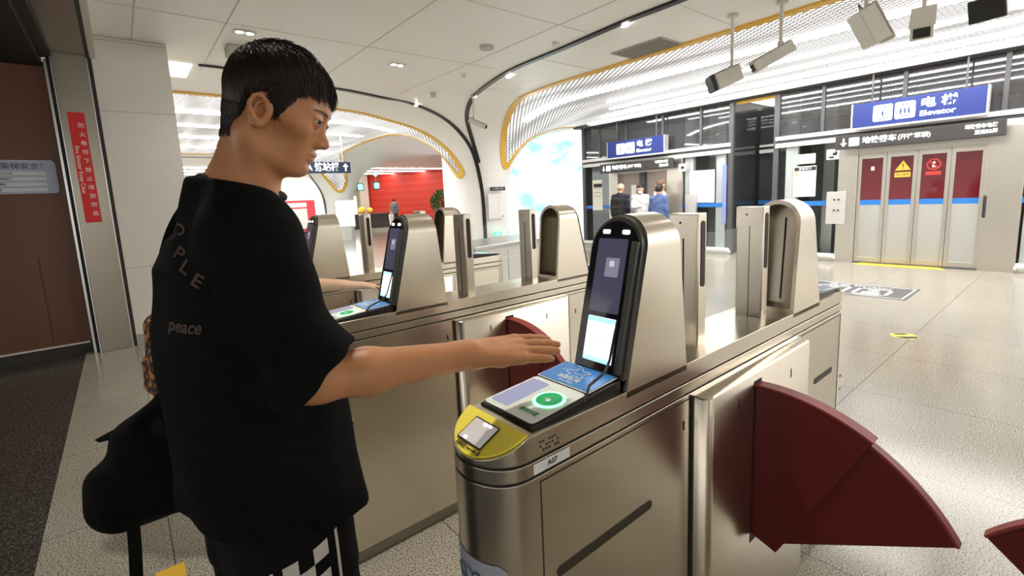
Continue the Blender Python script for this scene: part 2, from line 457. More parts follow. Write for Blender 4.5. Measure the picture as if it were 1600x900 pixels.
# ------------------------------------------------------------------ ticket gates
GW, GL, NX, FL = 0.20, 1.88, -0.03, 1.93     # body width, nose reference, nose start, mirror length of the towers
TWD, TCY, YS = 0.16, 0.08, 0.82
RED = mat('flap_red', (0.125, 0.006, 0.007), 0.40)
RED2 = mat('flap_red_rim', (0.30, 0.035, 0.032), 0.45)
YEL = mat('yellow_cover', (1.0, 0.85, 0.08), 0.4)
CABLE = mat('cable_black', (0.015, 0.015, 0.015), 0.5)
GLASS = mat('clear_glass', (0.96, 0.99, 0.98), 0.02, trans=1.0, ior=1.25)
def nose_stations(a=0.085, n=9):
    """x and half-width factor for a rounded nose of depth a, both ends"""
    st = []
    for k in range(n+1):
        t = PI/2*k/n; x = NX+a*(1-math.cos(t)); st.append((x, max(math.sin(t), 0.06)))
    return st
def cabinet(z0, z1, inset=0.0, ztop=None, x1=GL):
    R = []
    ns = nose_stations()
    S = [(x, w) for x, w in ns]+[(GL-x, w) for x, w in ns[::-1]]
    for x, w in S:
        h = GW/2*w-inset; xx = min(max(x, NX+inset), GL-NX-inset)
        zt = z1 if ztop is None else ztop(xx)
        R.append([(xx, GW/2-h, z0), (xx, GW/2+h, z0), (xx, GW/2+h, zt), (xx, GW/2-h, zt)])
    return MB().rings(R)
def cap_top(x):
    x = min(x, GL-x)-NX
    return 1.004+(1.045-1.004)*min(1, x/0.085)
def arch_pts(w, ztop, z0, n=18, cy=TCY):
    r = w/2; zc = ztop-r
    p = [(cy-r, z0)]
    for k in range(n+1):
        a = PI-PI*k/n; p.append((cy+r*math.cos(a), zc+r*math.sin(a)))
    p.append((cy+r, z0)); return p
TX, TS = 0.36, 0.255       # tower foot (local x) and slope of its screen face
def fx(z, off=0.0): return TX+TS*(z-1.045)+off
def bx(z): return 0.613-0.10*(z-1.045)
def glyphs(name, body, pos, u, v, size, m, parent, **k): return lettering(name, body, pos, u, v, size, m, parent, **k)

def make_gate():
    g = empty('ticket_gate')
    W2 = GW/2
    cabinet(0.06, 0.957).build('cabinet', STEEL, g, 40, 0.003)
    cabinet(0.0, 0.06, 0.012).build('plinth', mat('plinth_steel', (0.30, 0.28, 0.24), 0.35, 1.0), g, 40)
    cabinet(0.9, 0.998, 0.007).build('core', GROOVE, g, 40)
    cabinet(0.963, 0.991).build('trim_band', STEEL, g, 40, 0.002)
    # cap with two arched towers, open (recessed) on their inner sides
    cabinet(0.997, 1.04, 0.0, cap_top).build('cap', STEEL, g, 40, 0.003)
    up, ux = Vector((TS, 0, 1)).normalized(), Vector((0, -1, 0))   # in the screen face: up, and the viewer's right
    for far in (0, 1):
        X = (lambda x: FL-x) if far else (lambda x: x)
        XN = (lambda x: GL-x) if far else (lambda x: x)
        sg = -1 if far else 1
        out = arch_pts(TWD, 1.447, 1.03)
        inn = arch_pts(TWD-0.026, 1.432, 1.06)
        b = MB()
        F = [(X(fx(z)), y, z) for y, z in out]; B = [(X(bx(z)), y, z) for y, z in out]
        IB = [(X(bx(z)), y, z) for y, z in inn]; ID = [(X(bx(z)-0.085), y, z) for y, z in inn]
        b.rings([F, B, IB], cap=False, closed=False)
        b.face([b.bm.verts.new(p) for p in F])
        # sill under the recess
        b.rings([[B[0], B[-1]], [IB[0], IB[-1]]], cap=False, closed=False)
        bmesh.ops.remove_doubles(b.bm, verts=b.bm.verts[:], dist=0.0004)
        tw = b.build('tower', STEEL, g, 50)
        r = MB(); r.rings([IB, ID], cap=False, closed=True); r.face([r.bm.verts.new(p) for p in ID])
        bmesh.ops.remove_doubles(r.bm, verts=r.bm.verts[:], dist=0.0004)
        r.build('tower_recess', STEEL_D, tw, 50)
        MB().obox((X(bx(1.075)-0.0835), TCY, 1.075), (X(bx(1.38)-0.0835), TCY, 1.38), 0.005, 0.004, (1, 0, 0)).build('recess_seam', GROOVE, tw, 0)
        # screen
        def plate(name, w, zt, z0, d0, d1, m, par, n=18):
            o = arch_pts(w, zt, z0, n)
            return MB().rings([[(X(fx(z, -d0)), y, z) for y, z in o], [(X(fx(z, -d1)), y, z) for y, z in o]]).build(name, m, par, 40)
        fr = plate('screen_surround', TWD-0.010, 1.441, 1.072, -0.004, 0.016, mat('dark_gasket', (0.05, 0.048, 0.042), 0.35), tw)
        sc = plate('face_screen', TWD-0.026, 1.432, 1.082, 0.014, 0.022, BGLASS, g)
        def on(yr, z, d): # point on the screen plane, yr measured from the middle to the viewer's right
            return Vector((X(fx(z, -d)), TCY-yr*sg, z))
        U = Vector((sg*TS, 0, 1)).normalized(); V = Vector((0, -sg, 0))
        def rect(name, yr0, yr1, z0, z1, m, d=0.0225, par=sc):
            w, h = yr1-yr0, (z1-z0)/U.z
            return flat(name, rrect(w, h, 0.003, 3), on((yr0+yr1)/2, (z0+z1)/2, d), V, U, m, par, 0.001)
        rect('upper_display', -0.048, 0.040, 1.216, 1.390, mat('dim_display', (0.05, 0.05, 0.075), 0.08, emit=(0.25, 0.25, 0.42), es=0.07))
        rect('prompt_box', -0.016, 0.024, 1.300, 1.345, mat('display_prompt', (0.2, 0.2, 0.3), 0.2, emit=(0.5, 0.52, 0.65), es=0.12), 0.0236)
        rect('prompt_icon', -0.004, 0.010, 1.324, 1.338, mat('display_icon', (0.4, 0.4, 0.5), 0.2, emit=(0.75, 0.78, 0.85), es=0.25), 0.0246)
        rect('lower_display', -0.046, 0.040, 1.100, 1.204, mat('bright_display', (0.9, 0.95, 1), 0.15, emit=(0.93, 0.97, 1), es=1.5))
        rect('display_header', -0.046, 0.040, 1.192, 1.204, mat('display_blue', (0.2, 0.45, 0.75), 0.2, emit=(0.25, 0.55, 0.85), es=0.8), 0.0236)
        rect('display_footer', -0.046, 0.040, 1.100, 1.110, mat('display_teal', (0.3, 0.55, 0.65), 0.2, emit=(0.3, 0.6, 0.75), es=0.7), 0.0236)
        for y0 in (-0.038, 0.020): rect('face_light', y0, y0+0.020, 1.402, 1.411, LAMPW)
        glyphs('display_text', '请刷掌', on(-0.004, 1.158, 0.0245), V, U, 0.013, mat('display_grey', (0.5, 0.5, 0.52), 0.4), sc)
        # slanted side strip (clear cover edge) and cable
        s = MB(); s.obox(on(0.0625, 1.085, 0.022), on(0.0625, 1.385, 0.022), 0.016, 0.014, Vector((-sg, 0, 0.2)))
        s.build('side_cover', mat('smoked_cover', (0.07, 0.07, 0.065), 0.15), sc, 30, 0.002)
        MB().tube([on(0.044, 1.205, 0.026), on(0.045, 1.17, 0.032), on(0.048, 1.12, 0.04), on(0.056, 1.10, 0.06), (X(fx(1.09)-0.115), W2-0.078*sg, 1.085), (X(fx(1.09)-0.145), W2-0.088*sg, 1.058)], 0.0032, 8).build('cable', CABLE, g)
        # reader: black wedge with white card panel and blue palm panel
        x0, x1 = X(0.078), X(0.355)
        zr = lambda x: 1.0545+0.022*(abs(x-x0)/abs(x1-x0))
        yr = (W2-0.086, W2+0.086)
        b = MB(); b.rings([[(x, y, z) for y, z in ((yr[0], 1.044), (yr[1], 1.044), (yr[1], zr(x)-0.004), (yr[1]-0.006, zr(x)), (yr[0]+0.006, zr(x)), (yr[0], zr(x)-0.004))] for x in (x0, x1)])
        rd = b.build('reader_base', BLACK, g, 40, 0.003)
        Ux = Vector((sg*0.277, 0, 0.020)).normalized()
        def top(t, yy, d=0.0008): # t along the gate from the near end of the reader
            x = x0+sg*t; return Vector((x, W2+yy*YS*sg, zr(x)+d))
        def slab(name, t0, t1, y0, y1, m, d=0.0006, par=rd, r=0.004):
            return flat(name, rrect(t1-t0, abs(y1-y0)*YS, r, 4), top((t0+t1)/2, (y0+y1)/2, d), Ux, Vector((0, sg, 0)), m, par, 0.0012)
        cardp = slab('card_panel', 0.006, 0.166, -0.098, 0.098, mat('card_panel_white', (0.80, 0.84, 0.78), 0.35), par=rd, r=0.01)
        slab('card_display', 0.022, 0.150, 0.022, 0.088, mat('card_display_grey', (0.22, 0.23, 0.36), 0.12, emit=(0.22, 0.23, 0.36), es=0.35), 0.002, cardp)
        flat('card_ring', circ(0.036, 32), top(0.098, -0.042, 0.002), Ux, Vector((0, sg, 0)), mat('green_ring', (0.5, 1, 0.7), 0.4, emit=(0.12, 1.0, 0.38), es=2.4), cardp, 0.001)
        flat('card_target', circ(0.0295, 32), top(0.098, -0.042, 0.0032), Ux, Vector((0, sg, 0)), mat('green_target', (0.0, 0.20, 0.05), 0.3, emit=(0.0, 0.3, 0.08), es=0.35), cardp, 0.001)
        flat('card_mark', circ(0.006, 12), top(0.092, -0.045, 0.0045), Ux, Vector((0, sg, 0)), PAPER, cardp, 0.0005)
        flat('card_mark', circ(0.005, 12), top(0.095, -0.037, 0.0045), Ux, Vector((0, sg, 0)), mat('mark_pale', (0.35, 0.5, 0.4), 0.5), cardp, 0.0005)
        glyphs('card_text', '请刷卡区', top(0.036, -0.045, 0.0028), Vector((0, -sg, 0)), Ux, 0.014, mat('dull_green', (0.1, 0.32, 0.16), 0.6), cardp)
        palm = slab('palm_panel_border', 0.170, 0.273, -0.100, 0.100, PAPER, 0.0006, rd, 0.003)
        slab('palm_panel', 0.173, 0.270, -0.096, 0.096, mat('palm_blue', (0.055, 0.24, 0.62), 0.3), 0.0020, palm, 0.003)
        b = MB()
        for k in range(5):   # palm drawing: ring of leaf shaped strokes
            a = 2*PI*k/5+0.3
            pts = [top(0.228+0.021*math.cos(a+q)*(1+0.35*math.cos(5*q)), 0.005+0.03*math.sin(a+q)*(1+0.35*math.cos(5*q)), 0.0042) for q in [i*0.1-0.5 for i in range(11)]]
            b.tube(pts, 0.0013, 5)
        for yy in (-0.05, 0.06): b.tube([top(0.222, yy-0.006, 0.0042), top(0.228, yy, 0.0042), top(0.234, yy-0.004, 0.0042)], 0.0012, 5)
        b.tube([top(0.26, 0.02, 0.0042), top(0.262, 0.04, 0.0042)], 0.001, 5)
        b.tube([top(0.228, -0.012, 0.0042), top(0.224, 0.0, 0.0042), top(0.23, 0.018, 0.0042)], 0.0012, 5)
        b.build('palm_icon', PAPER, palm)
        glyphs('palm_text', '刷掌区域', top(0.198, 0.005, 0.0036), Vector((0, -sg, 0)), Ux, 0.017, PAPER, palm)
        glyphs('palm_caption', 'Scan Palm', top(0.183, 0.0, 0.0036), Vector((0, -sg, 0)), Ux, 0.011, PAPER, palm)
        # yellow sloped end with the code window
        R = []
        for k, (x, w) in enumerate(nose_stations()):
            h = W2*w-0.004; xx = XN(x+0.002); zt = cap_top(x)+0.0042
            R.append([(xx, W2-h, zt-0.002), (xx, W2+h, zt-0.002), (xx, W2+h, zt+0.0015), (xx, W2-h, zt+0.0015)])
        yc = MB().rings(R).build('yellow_cover', YEL, g, 40)
        sl = Vector((sg*0.085, 0, 0.041)).normalized()
        def onslope(t, yy, d): # t along slope from front tip
            n = Vector((-sg*0.041, 0, 0.085)).normalized()
            return Vector((XN(NX), W2+yy*0.8*sg, 1.0060))+sl*t+n*d
        fw = flat('code_window_frame', rrect(0.058, 0.080, 0.002, 2), onslope(0.052, 0.008, 0.0042), sl, Vector((0, sg, 0)), BLACK, yc, 0.0015)
        flat('code_window', rrect(0.052, 0.074, 0.001, 2), onslope(0.052, 0.008, 0.0054), sl, Vector((0, sg, 0)), mat('scanner_window', (0.62, 0.59, 0.58), 0.12, emit=(0.6, 0.58, 0.56), es=0.12), fw, 0.001)
        for t, yy in ((0.074, -0.012), (0.073, 0.006), (0.031, 0.03)):
            flat('window_led', rrect(0.004, 0.009, 0.001, 2), onslope(t, yy, 0.0066), sl, Vector((0, sg, 0)), LAMPW, fw, 0.0006)
        glyphs('cover_text', '扫码区', onslope(0.015, 0.026, 0.0045), Vector((0, -sg, 0)), sl, 0.011, INK, yc)
        glyphs('cover_caption', 'Scan Code', onslope(0.0155, -0.016, 0.0045), Vector((0, -sg, 0)), sl, 0.007, INK, yc)
        flat('cover_arrow', [(0, -0.005), (0.010, 0), (0, 0.005)], onslope(0.012, -0.046, 0.0045), sl, Vector((0, sg, 0)), INK, yc, 0.001)
    # light posts between the towers
    for xp in (0.761, 1.178):
        b = MB().box(xp, xp+0.046, 0.053, 0.147, 1.04, 1.432)
        p = b.build('sensor_post', STEEL, g, 40, 0.004)
        pts = rrect(0.022, 0.19, 0.0105, 6)
        flat('sensor_slot', pts, (xp+0.024, 0.0525, 1.315), (1, 0, 0), (0, 0, 1), mat('sensor_black', (0.02, 0.008, 0.006), 0.45), p, 0.001)
        b = MB().box(xp-0.001, xp, 0.098, 0.102, 1.05, 1.36); b.build('post_seam', GROOVE, p, 0)
        MB().lathe([(0.0035, 0), (0.0035, 0.001)], (xp-0.001, 0.11, 1.405), 8, 'x').build('post_screw', GROOVE, p, 0)
    MB().box(0.807, 1.178, 0.097, 0.103, 1.044, 1.366).build('glass_pane', GLASS, g, 0)
    # side door panels, slots, locks, flap housings, flaps on either side
    for s in (0, 1):
        Y = (lambda y: GW-y) if s else (lambda y: y)
        def yb(bld, x0, x1, y0, y1, z0, z1): bld.box(x0, x1, min(Y(y0), Y(y1)), max(Y(y0), Y(y1)), z0, z1); return bld
        for x0, x1 in ((0.082, 0.632), (1.40, 1.83)):
            b = MB()
            for q in ((x0, x0+0.003, 0.12, 0.945), (x1-0.003, x1, 0.12, 0.945), (x0, x1, 0.943, 0.946), (x0, x1, 0.12, 0.123)):
                yb(b, q[0], q[1], -0.0008, 0.002, q[2], q[3])
            b.build('door_seam', GROOVE, g, 0)
        for xm in (0.287, 1.652):
            b = MB()
            pts = rrect(0.335 if xm < 1 else 0.2, 0.024, 0.0115, 5)
            b.rings([[(xm+u, Y(-0.0012), 0.722+v) for u, v in pts], [(xm+u, Y(0.002), 0.722+v) for u, v in pts]])
            b.build('vent_slot', mat('slot_dark', (0.055, 0.042, 0.03), 0.5), g, 0)
        for lx, lz in ((0.598, 0.865), (1.45, 0.83)): yb(MB(), lx, lx+0.006, -0.001, 0.002, lz, lz+0.025).build('keyhole', INK, g, 0)
        b = MB()
        for k in range(7):
            for j in range(3):
                if (k*7+j*5) % 4: yb(b, 0.085+0.008*k, 0.089+0.008*k, -0.001, 0.002, 1.006+0.009*j, 1.010+0.009*j)
        b.build('speaker_holes', INK, g, 0)
        # bolts on the far end
        for bx_ in (0.03, 1.87):
            for z in (0.60, 0.66): MB().lathe([(0.009, 0), (0.009, 0.004)], (bx_, Y(-0.003 if bx_ > 1 else 0.03), z), 10, 'y').build('panel_bolt', STEEL_C, g)
        # housing
        hp = []
        yo, r = -0.048, 0.032
        prof = [(0.64, 0.0)]
        for k in range(7):
            a = PI/2*k/6; prof.append((0.64+r-r*math.cos(a), yo+r-r*math.sin(a)))
        for k in range(7):
            a = PI/2*k/6; prof.append((1.37-r+r*math.sin(a), yo+r-r*math.cos(a)))
        prof.append((1.37, 0.0))
        R = [[(x, Y(y), z) for x, y in prof] for z in (0.06, 0.944)]
        R.append([(x+(0.004 if x < 1 else -0.004), Y(min(0, y+0.004)), 0.950) for x, y in prof])
        h = MB().rings(R).build('flap_housing', STEEL, g, 50)
        yb(MB(), 0.634, 0.640, -0.006, 0.002, 0.06, 0.95).build('housing_gap', GROOVE, g, 0)
        b = MB(); yb(b, 0.905, 0.955, yo-0.001, yo+0.002, 0.395, 0.925); b.build('flap_slot', INK, h, 0)
        for lx, lz in ((0.81, 0.87), (1.18, 0.86), (0.81, 0.20)): yb(MB(), lx, lx+0.005, yo-0.001, yo+0.002, lz, lz+0.03).build('housing_keyhole', INK, h, 0)
        # flap fan: two sectors turning about one pivot
        cy, cz, R_ = -0.080, (0.425 if s else 0.405), (0.455 if s else 0.505)
        A0, A1, A2, A3 = (100, 66, 69, 38) if s else (98, 59, 62, 29)
        def sector(a0, a1, rad, x0, x1, tail):
            pts = [tail] if isinstance(tail, tuple) else list(tail)
            for k in range(13):
                a = math.radians(a0+(a1-a0)*k/12); pts.append((cy-rad*math.cos(a), cz+rad*math.sin(a)))
            return [[(x, Y(y), z) for y, z in pts] for x in (x0, x1)]
        f1 = MB().rings(sector(A0, A1, R_, 0.912, 0.948, [(-0.122, 0.405-0.005), (-0.047, 0.425)])).build('flap', RED, g, 30, 0.003)
        f2 = MB().rings(sector(A2, A3, R_-0.012, 0.918, 0.942, [(-0.13, 0.432)])).build('flap_leaf', RED, f1, 30, 0.003)
        rim = []
        for a in [A0-(A0-A1)*k/16 for k in range(17)]:
            q = math.radians(a); y, z = cy-R_*math.cos(q), cz+R_*math.sin(q)
            rim.append([(0.909, Y(y), z), (0.951, Y(y), z), (0.951, Y(cy-(R_+0.006)*math.cos(q)), cz+(R_+0.006)*math.sin(q)), (0.909, Y(cy-(R_+0.006)*math.cos(q)), cz+(R_+0.006)*math.sin(q))])
        MB().rings(rim).build('flap_rim', RED2, f1, 30)
        rim = []
        for a in [A2-2-(A2-2-A3)*k/16 for k in range(17)]:
            q = math.radians(a); ro = R_-0.013
            rim.append([(0.916, Y(cy-ro*math.cos(q)), cz+ro*math.sin(q)), (0.944, Y(cy-ro*math.cos(q)), cz+ro*math.sin(q)), (0.944, Y(cy-(ro+0.006)*math.cos(q)), cz+(ro+0.006)*math.sin(q)), (0.916, Y(cy-(ro+0.006)*math.cos(q)), cz+(ro+0.006)*math.sin(q))])
        MB().rings(rim).build('leaf_rim', RED2, f2, 30)
    return g
GX = 0.49
gate = make_gate(); gate.location = (GX, 0.646, 0)
tag(gate, 'nearest steel ticket gate, its yellow end and green ring in front of the young man', 'ticket gate', 'ticket gates in a row')
for y, lab in ((1.830, 'second steel ticket gate, behind the young man\'s outstretched arm, another hand over its reader'),
               (3.014, 'farthest steel ticket gate, seen beyond the second one under the pale arch'),
               (-0.538, 'steel ticket gate mostly outside the picture, only its red flap tip at bottom right')):
    g2 = copy_tree(gate); g2.location = (GX, y, 0); g2['label'] = lab
# the second gate's visible flank has a plain panel with two round locks instead of the slotted door
second = [o for o in bpy.data.objects if o.name.startswith('ticket_gate') and abs(o.location.y-1.83) < 0.01][0]
for ch in list(second.children):
    if ch.name.split('.')[0] in ('vent_slot', 'door_seam'):
        xs = [v.co.x for v in ch.data.vertices]; ys = [v.co.y for v in ch.data.vertices]
        if max(xs) < 1.0 and max(ys) < 0.1: bpy.data.objects.remove(ch)
for z in (0.63, 0.51):
    k_ = MB().lathe([(0.016, 0), (0.016, 0.005), (0.010, 0.006)], (0.13, -0.006, z), 16, 'y').build('round_lock', STEEL_C, second)
    MB().lathe([(0.006, 0), (0.006, 0.002)], (0.13, -0.0075, z), 10, 'y').build('keyway', INK, k_)
# labels on the nearest gate
lab = flat('number_label', rrect(0.10, 0.022, 0.001, 1), (0.115, -0.0015, 0.977), (1, 0, 0), VZ_ := Vector((0, 0, 1)), PAPER, gate, 0.001)
lettering('label_text', 'A07', (0.115, -0.003, 0.977), (1, 0, 0), VZ_, 0.016, INK, lab)
def nose_sheet(t0, t1, z0, z1, off, n=14):
    """strip following the rounded end: t runs 0 (right side) .. 1 (left side)"""
    cols = []
    for k in range(n+1):
        a = -PI/2+PI*(t0+(t1-t0)*k/n)
        x, y = NX+0.085*(1-math.cos(a)), GW/2+GW/2*math.sin(a)
        nx, ny = -math.cos(a)/0.085, math.sin(a)/(GW/2); l = math.hypot(nx, ny)
        cols.append((x+nx/l*off, y+ny/l*off))
    return cols
b = MB(); c0 = nose_sheet(0.20, 0.95, 0, 0, 0.0012)
rows = [0.375, 0.435, 0.735, 0.775, 0.791]
inset = [0, 0, 0, 0.0, 0.012]
vs = [[b.bm.verts.new((x, y, z-(0.012 if (i in (0, len(c0)-1) and z > 0.785) else 0))) for i, (x, y) in enumerate(c0)] for z in rows]
for r0, r1 in zip(vs, vs[1:]):
    for i in range(len(c0)-1): b.face([r0[i], r0[i+1], r1[i+1], r1[i]])
st_ = b.build('wrap_label', mat('label_bluegrey', (0.42, 0.44, 0.52), 0.5), gate, 60)
b = MB()
for cx_, cz_, r_ in ((0.42, 0.745, 0.016), (0.50, 0.745, 0.016), (0.58, 0.745, 0.016)):
    pts = []
    for k in range(25):
        a = 2*PI*k/24; t = cx_+r_*math.cos(a)*2.6
        x, y = nose_sheet(t, t+1e-6, 0, 0, 0.0022, 1)[0]
        pts.append((x, y, cz_+r_*math.sin(a)))
    b.tube(pts, 0.002, 5)
b.build('ring_logo', mat('label_teal', (0.08, 0.14, 0.16), 0.5), st_)
p0 = nose_sheet(0.45, 0.451, 0, 0, 0.002, 1)[0]
lettering('label_text', '安心', (p0[0]-0.004, p0[1], 0.69), Vector((0.10, -1, 0)), VZ_, 0.05, INK, st_)
# red shutter sign and blue-grey notice on the left
rs = tag(flat('shutter_sign', rrect(0.135, 1.15, 0.003, 1), (-0.215, 6.858, 2.01), (1, 0, 0), VZ_, mat('sign_red', (0.62, 0.015, 0.012), 0.4), None, 0.003), 'tall red Fire Shutter Keep Clear sign on the steel jamb at left', 'sign')
RW = mat('sign_text_pale', (0.85, 0.75, 0.72), 0.5)
for i, ch in enumerate('防火卷帘下禁止堆放物品'): lettering('sign_character', ch, (-0.188, 6.853, 2.45-0.092*i), (1, 0, 0), VZ_, 0.055, RW, rs)
lettering('sign_text', 'Fire Shutter Keep Clear', (-0.252, 6.853, 1.99), (0, 0, -1), (1, 0, 0), 0.05, RW, rs, fit=0.50)
nt_ = tag(flat('notice_plate', rrect(0.95, 0.34, 0.04, 5), (-0.925, 6.99, 1.93), (1, 0, 0), VZ_, mat('plate_bluegrey', (0.36, 0.40, 0.50), 0.4), None, 0.006), 'blue-grey notice plate with text lines on the brown panel at left edge', 'notice')
lettering('notice_title', '电梯运行请注意乘梯安全！', (-0.93, 6.982, 2.035), (1, 0, 0), VZ_, 0.07, mat('plate_ink', (0.03, 0.04, 0.08), 0.5), nt_, fit=0.80)
for k in range(4):
    pl = flat('text_strip', rrect(0.80, 0.036, 0.006, 2), (-0.935, 6.983, 1.965-0.055*k), (1, 0, 0), VZ_, mat('plate_strip', (0.58, 0.60, 0.62), 0.5), nt_, 0.001)
    lettering('notice_line', ('请站稳扶好 照看好老人儿童', '请勿倚靠厅门 请勿阻挡关门', '发生故障请按警铃', '火灾时勿乘')[k], (-0.935, 6.980, 1.965-0.055*k), (1, 0, 0), VZ_, 0.026, MATS['plate_ink'], nt_)

# ------------------------------------------------------------------ elevators behind glass
XE = 10.6
ALU = mat('pale_aluminium', (0.70, 0.69, 0.67), 0.35, 0.6)
LEDGE = mat('ledge_white', (0.86, 0.85, 0.83), 0.4)
DGREY = mat('dark_post', (0.09, 0.09, 0.095), 0.35)
STEEL_E = steel('lift_steel', (0.66, 0.63, 0.57), 0.34, (60, 2, 2))
TINT = mat('tinted_glass', (0.30, 0.31, 0.32), 0.03, trans=0.85, ior=1.5)
TINT_C = mat('facade_glass', (0.85, 0.90, 0.90), 0.02, trans=1.0, ior=1.2)
FROST = mat('frosted_door_glass', (0.42, 0.42, 0.40), 0.35)
REDG = mat('dark_red_glass', (0.13, 0.012, 0.016), 0.06)
SIGNB = mat('sign_blue', (0.024, 0.042, 0.20), 0.35, emit=(0.03, 0.06, 0.30), es=0.05)
SIGNK = mat('sign_black', (0.05, 0.047, 0.045), 0.4)
SIGNW = mat('sign_white_light', (0.95, 0.97, 1), 0.4, emit=(0.95, 0.98, 1), es=0.6)
def ybox(x0, x1, y0, y1, z0, z1): return MB().box(x0, x1, y0, y1, z0, z1)

def enclosure(name, ya, yb_, door, label, white_posts, mull, red_inside):
    """glass lift enclosure facing -x between y=ya..yb_, door = (y0,y1)"""
    e = empty(name, (XE, (ya+yb_)/2, 0)); tag(e, label, 'elevator', 'glass elevator enclosures')
    off = Vector(e.location)
    def part(nm, bld, m, par=None, sm=40, bv=0):
        o = bld.build(nm, m, None, sm, bv)
        o.data.transform(Matrix.Translation(-off)); o.parent = par or e
        return o
    d0, d1 = door
    for y0, y1 in ((ya, d0-0.42), (d1+0.30, yb_)):
        if y1-y0 > 0.05:
            part('glass_panel', ybox(XE+0.02, XE+0.032, y0, y1, 0.14, 2.25), TINT_C, None, 0)
            t = part('blue_stripe', ybox(XE+0.012, XE+0.0195, y0, y1, 1.07, 1.16), TAPE, None, 0)
            part('bumper_rail', MB().tube([(XE+0.0, y0, 0.05), (XE-0.10, y0+0.03, 0.10), (XE-0.10, y1-0.03, 0.10), (XE+0.0, y1, 0.05)], 0.045, 10), LEDGE)
            part('kick_plinth', ybox(XE-0.03, XE+0.05, y0, y1, 0.0, 0.14), LEDGE)
    part('upper_glass', ybox(XE+0.02, XE+0.032, ya, yb_, 2.47, 3.36), TINT, None, 0)
    part('ledge', ybox(XE-0.06, XE+0.06, ya, yb_, 2.395, 2.47), LEDGE, None, 40, 0.004)
    part('ledge_gap', ybox(XE-0.005, XE+0.04, ya, yb_, 2.335, 2.395), DGREY)
    part('header_rail', ybox(XE-0.05, XE+0.05, ya, yb_, 2.25, 2.335), LEDGE, None, 40, 0.004)
    for y in white_posts: part('white_post', ybox(XE+0.036, XE+0.14, y-0.11, y+0.11, 0, 3.38), LEDGE)
    for y in mull: part('mullion', ybox(XE-0.01, XE+0.018, y-0.03, y+0.03, 2.47, 3.38), DGREY)
    for y in (ya, yb_): part('corner_post', ybox(XE-0.02, XE+0.06, y-0.05, y+0.05, 0, 3.38), DGREY)
    # side glass and back of the shaft
    for y in (ya, yb_): part('side_glass', ybox(XE+0.06, XE+2.2, y-0.006, y+0.006, 0.1, 3.36), TINT, None, 0)
    part('shaft_wall', ybox(XE+1.9, XE+2.1, ya, yb_, 0, 3.38), red_inside)
    part('roof', ybox(XE+0.04, XE+2.1, ya, yb_, 3.365, 3.40), DGREY)
    part('shaft_column', ybox(XE+0.7, XE+0.9, (ya+d0)/2-0.1, (ya+d0)/2+0.1, 0, 3.36), ALU)
    part('shaft_column', ybox(XE+0.8, XE+1.0, (yb_+d1)/2-0.1, (yb_+d1)/2+0.1, 0, 3.36), ALU)
    # door jambs
    part('jamb', ybox(XE-0.06, XE+0.12, d0-0.42, d0, 0, 2.25), STEEL_E, None, 40, 0.005)
    part('jamb', ybox(XE-0.06, XE+0.12, d1, d1+0.30, 0, 2.25), STEEL_E, None, 40, 0.005)
    part('door_header', ybox(XE-0.05, XE+0.10, d0, d1, 1.99, 2.25), STEEL_E)
    part('sill', ybox(XE-0.06, XE+0.06, d0, d1, 0, 0.02), DGREY)
    return e, part

e1, p1 = enclosure('elevator_enclosure', -1.6, 4.24, (1.11, 2.80), 'nearer glass elevator enclosure, at right, with dark red door glass and yellow floor strip',
                   (3.95, 0.55), (3.42, 2.2, 0.98, 0.2), mat('shaft_grey_light', (0.36, 0.36, 0.35), 0.5))
p1('red_panel', ybox(XE+1.85, XE+1.89, -1.6, 1.5, 0, 3.3), mat('shaft_red', (0.33, 0.02, 0.02), 0.4), None, 0)
for yy in (2.2, 3.2): p1('red_lamp', ybox(XE+1.84, XE+1.88, yy, yy+0.1, 2.55, 3.05), mat('red_glow', (0.8, 0.1, 0.05), 0.4, emit=(1, 0.12, 0.05), es=0.9), None, 0)
# its four-leaf door
wd = (2.80-1.11)/4
for k in range(4):
    y0 = 1.11+wd*k; y1 = y0+wd
    f = MB()
    f.box(XE-0.02, XE+0.02, y0+0.003, y0+0.055, 0.02, 1.99).box(XE-0.02, XE+0.02, y1-0.055, y1-0.003, 0.02, 1.99)
    f.box(XE-0.02, XE+0.02, y0+0.055, y1-0.055, 1.90, 1.99).box(XE-0.02, XE+0.02, y0+0.055, y1-0.055, 0.02, 0.11)
    d = p1('door', f, STEEL_E, None, 40, 0.003)
    p1('door_glass', ybox(XE-0.008, XE+0.004, y0+0.055, y1-0.055, 1.16, 1.90), REDG, d, 0)
    p1('door_stripe', ybox(XE-0.010, XE+0.004, y0+0.055, y1-0.055, 1.07, 1.16), TAPE, d, 0)
    p1('frosted_glass', ybox(XE-0.008, XE+0.004, y0+0.055, y1-0.055, 0.11, 1.07), FROST, d, 0)
    if k == 0:
        p1('handle', MB().tube([(XE-0.03, y0-0.02, 0.84), (XE-0.07, y0-0.02, 0.87), (XE-0.07, y0-0.02, 1.17), (XE-0.03, y0-0.02, 1.2)], 0.02, 8), INK, d)
p1('red_side_glass', ybox(XE+0.033, XE+0.04, -1.6, 0.4, 0.4, 2.25), REDG, None, 0)
p1('call_panel', ybox(XE-0.10, XE-0.02, 2.95, 3.26, 0.72, 1.33), ALU, None, 40, 0.004)
for z in (1.18, 0.98):
    for y in (3.06, 3.13): p1('call_button', MB().lathe([(0.018, 0), (0.018, 0.012)], (XE-0.112, y, z), 10, 'x'), DGREY, None)

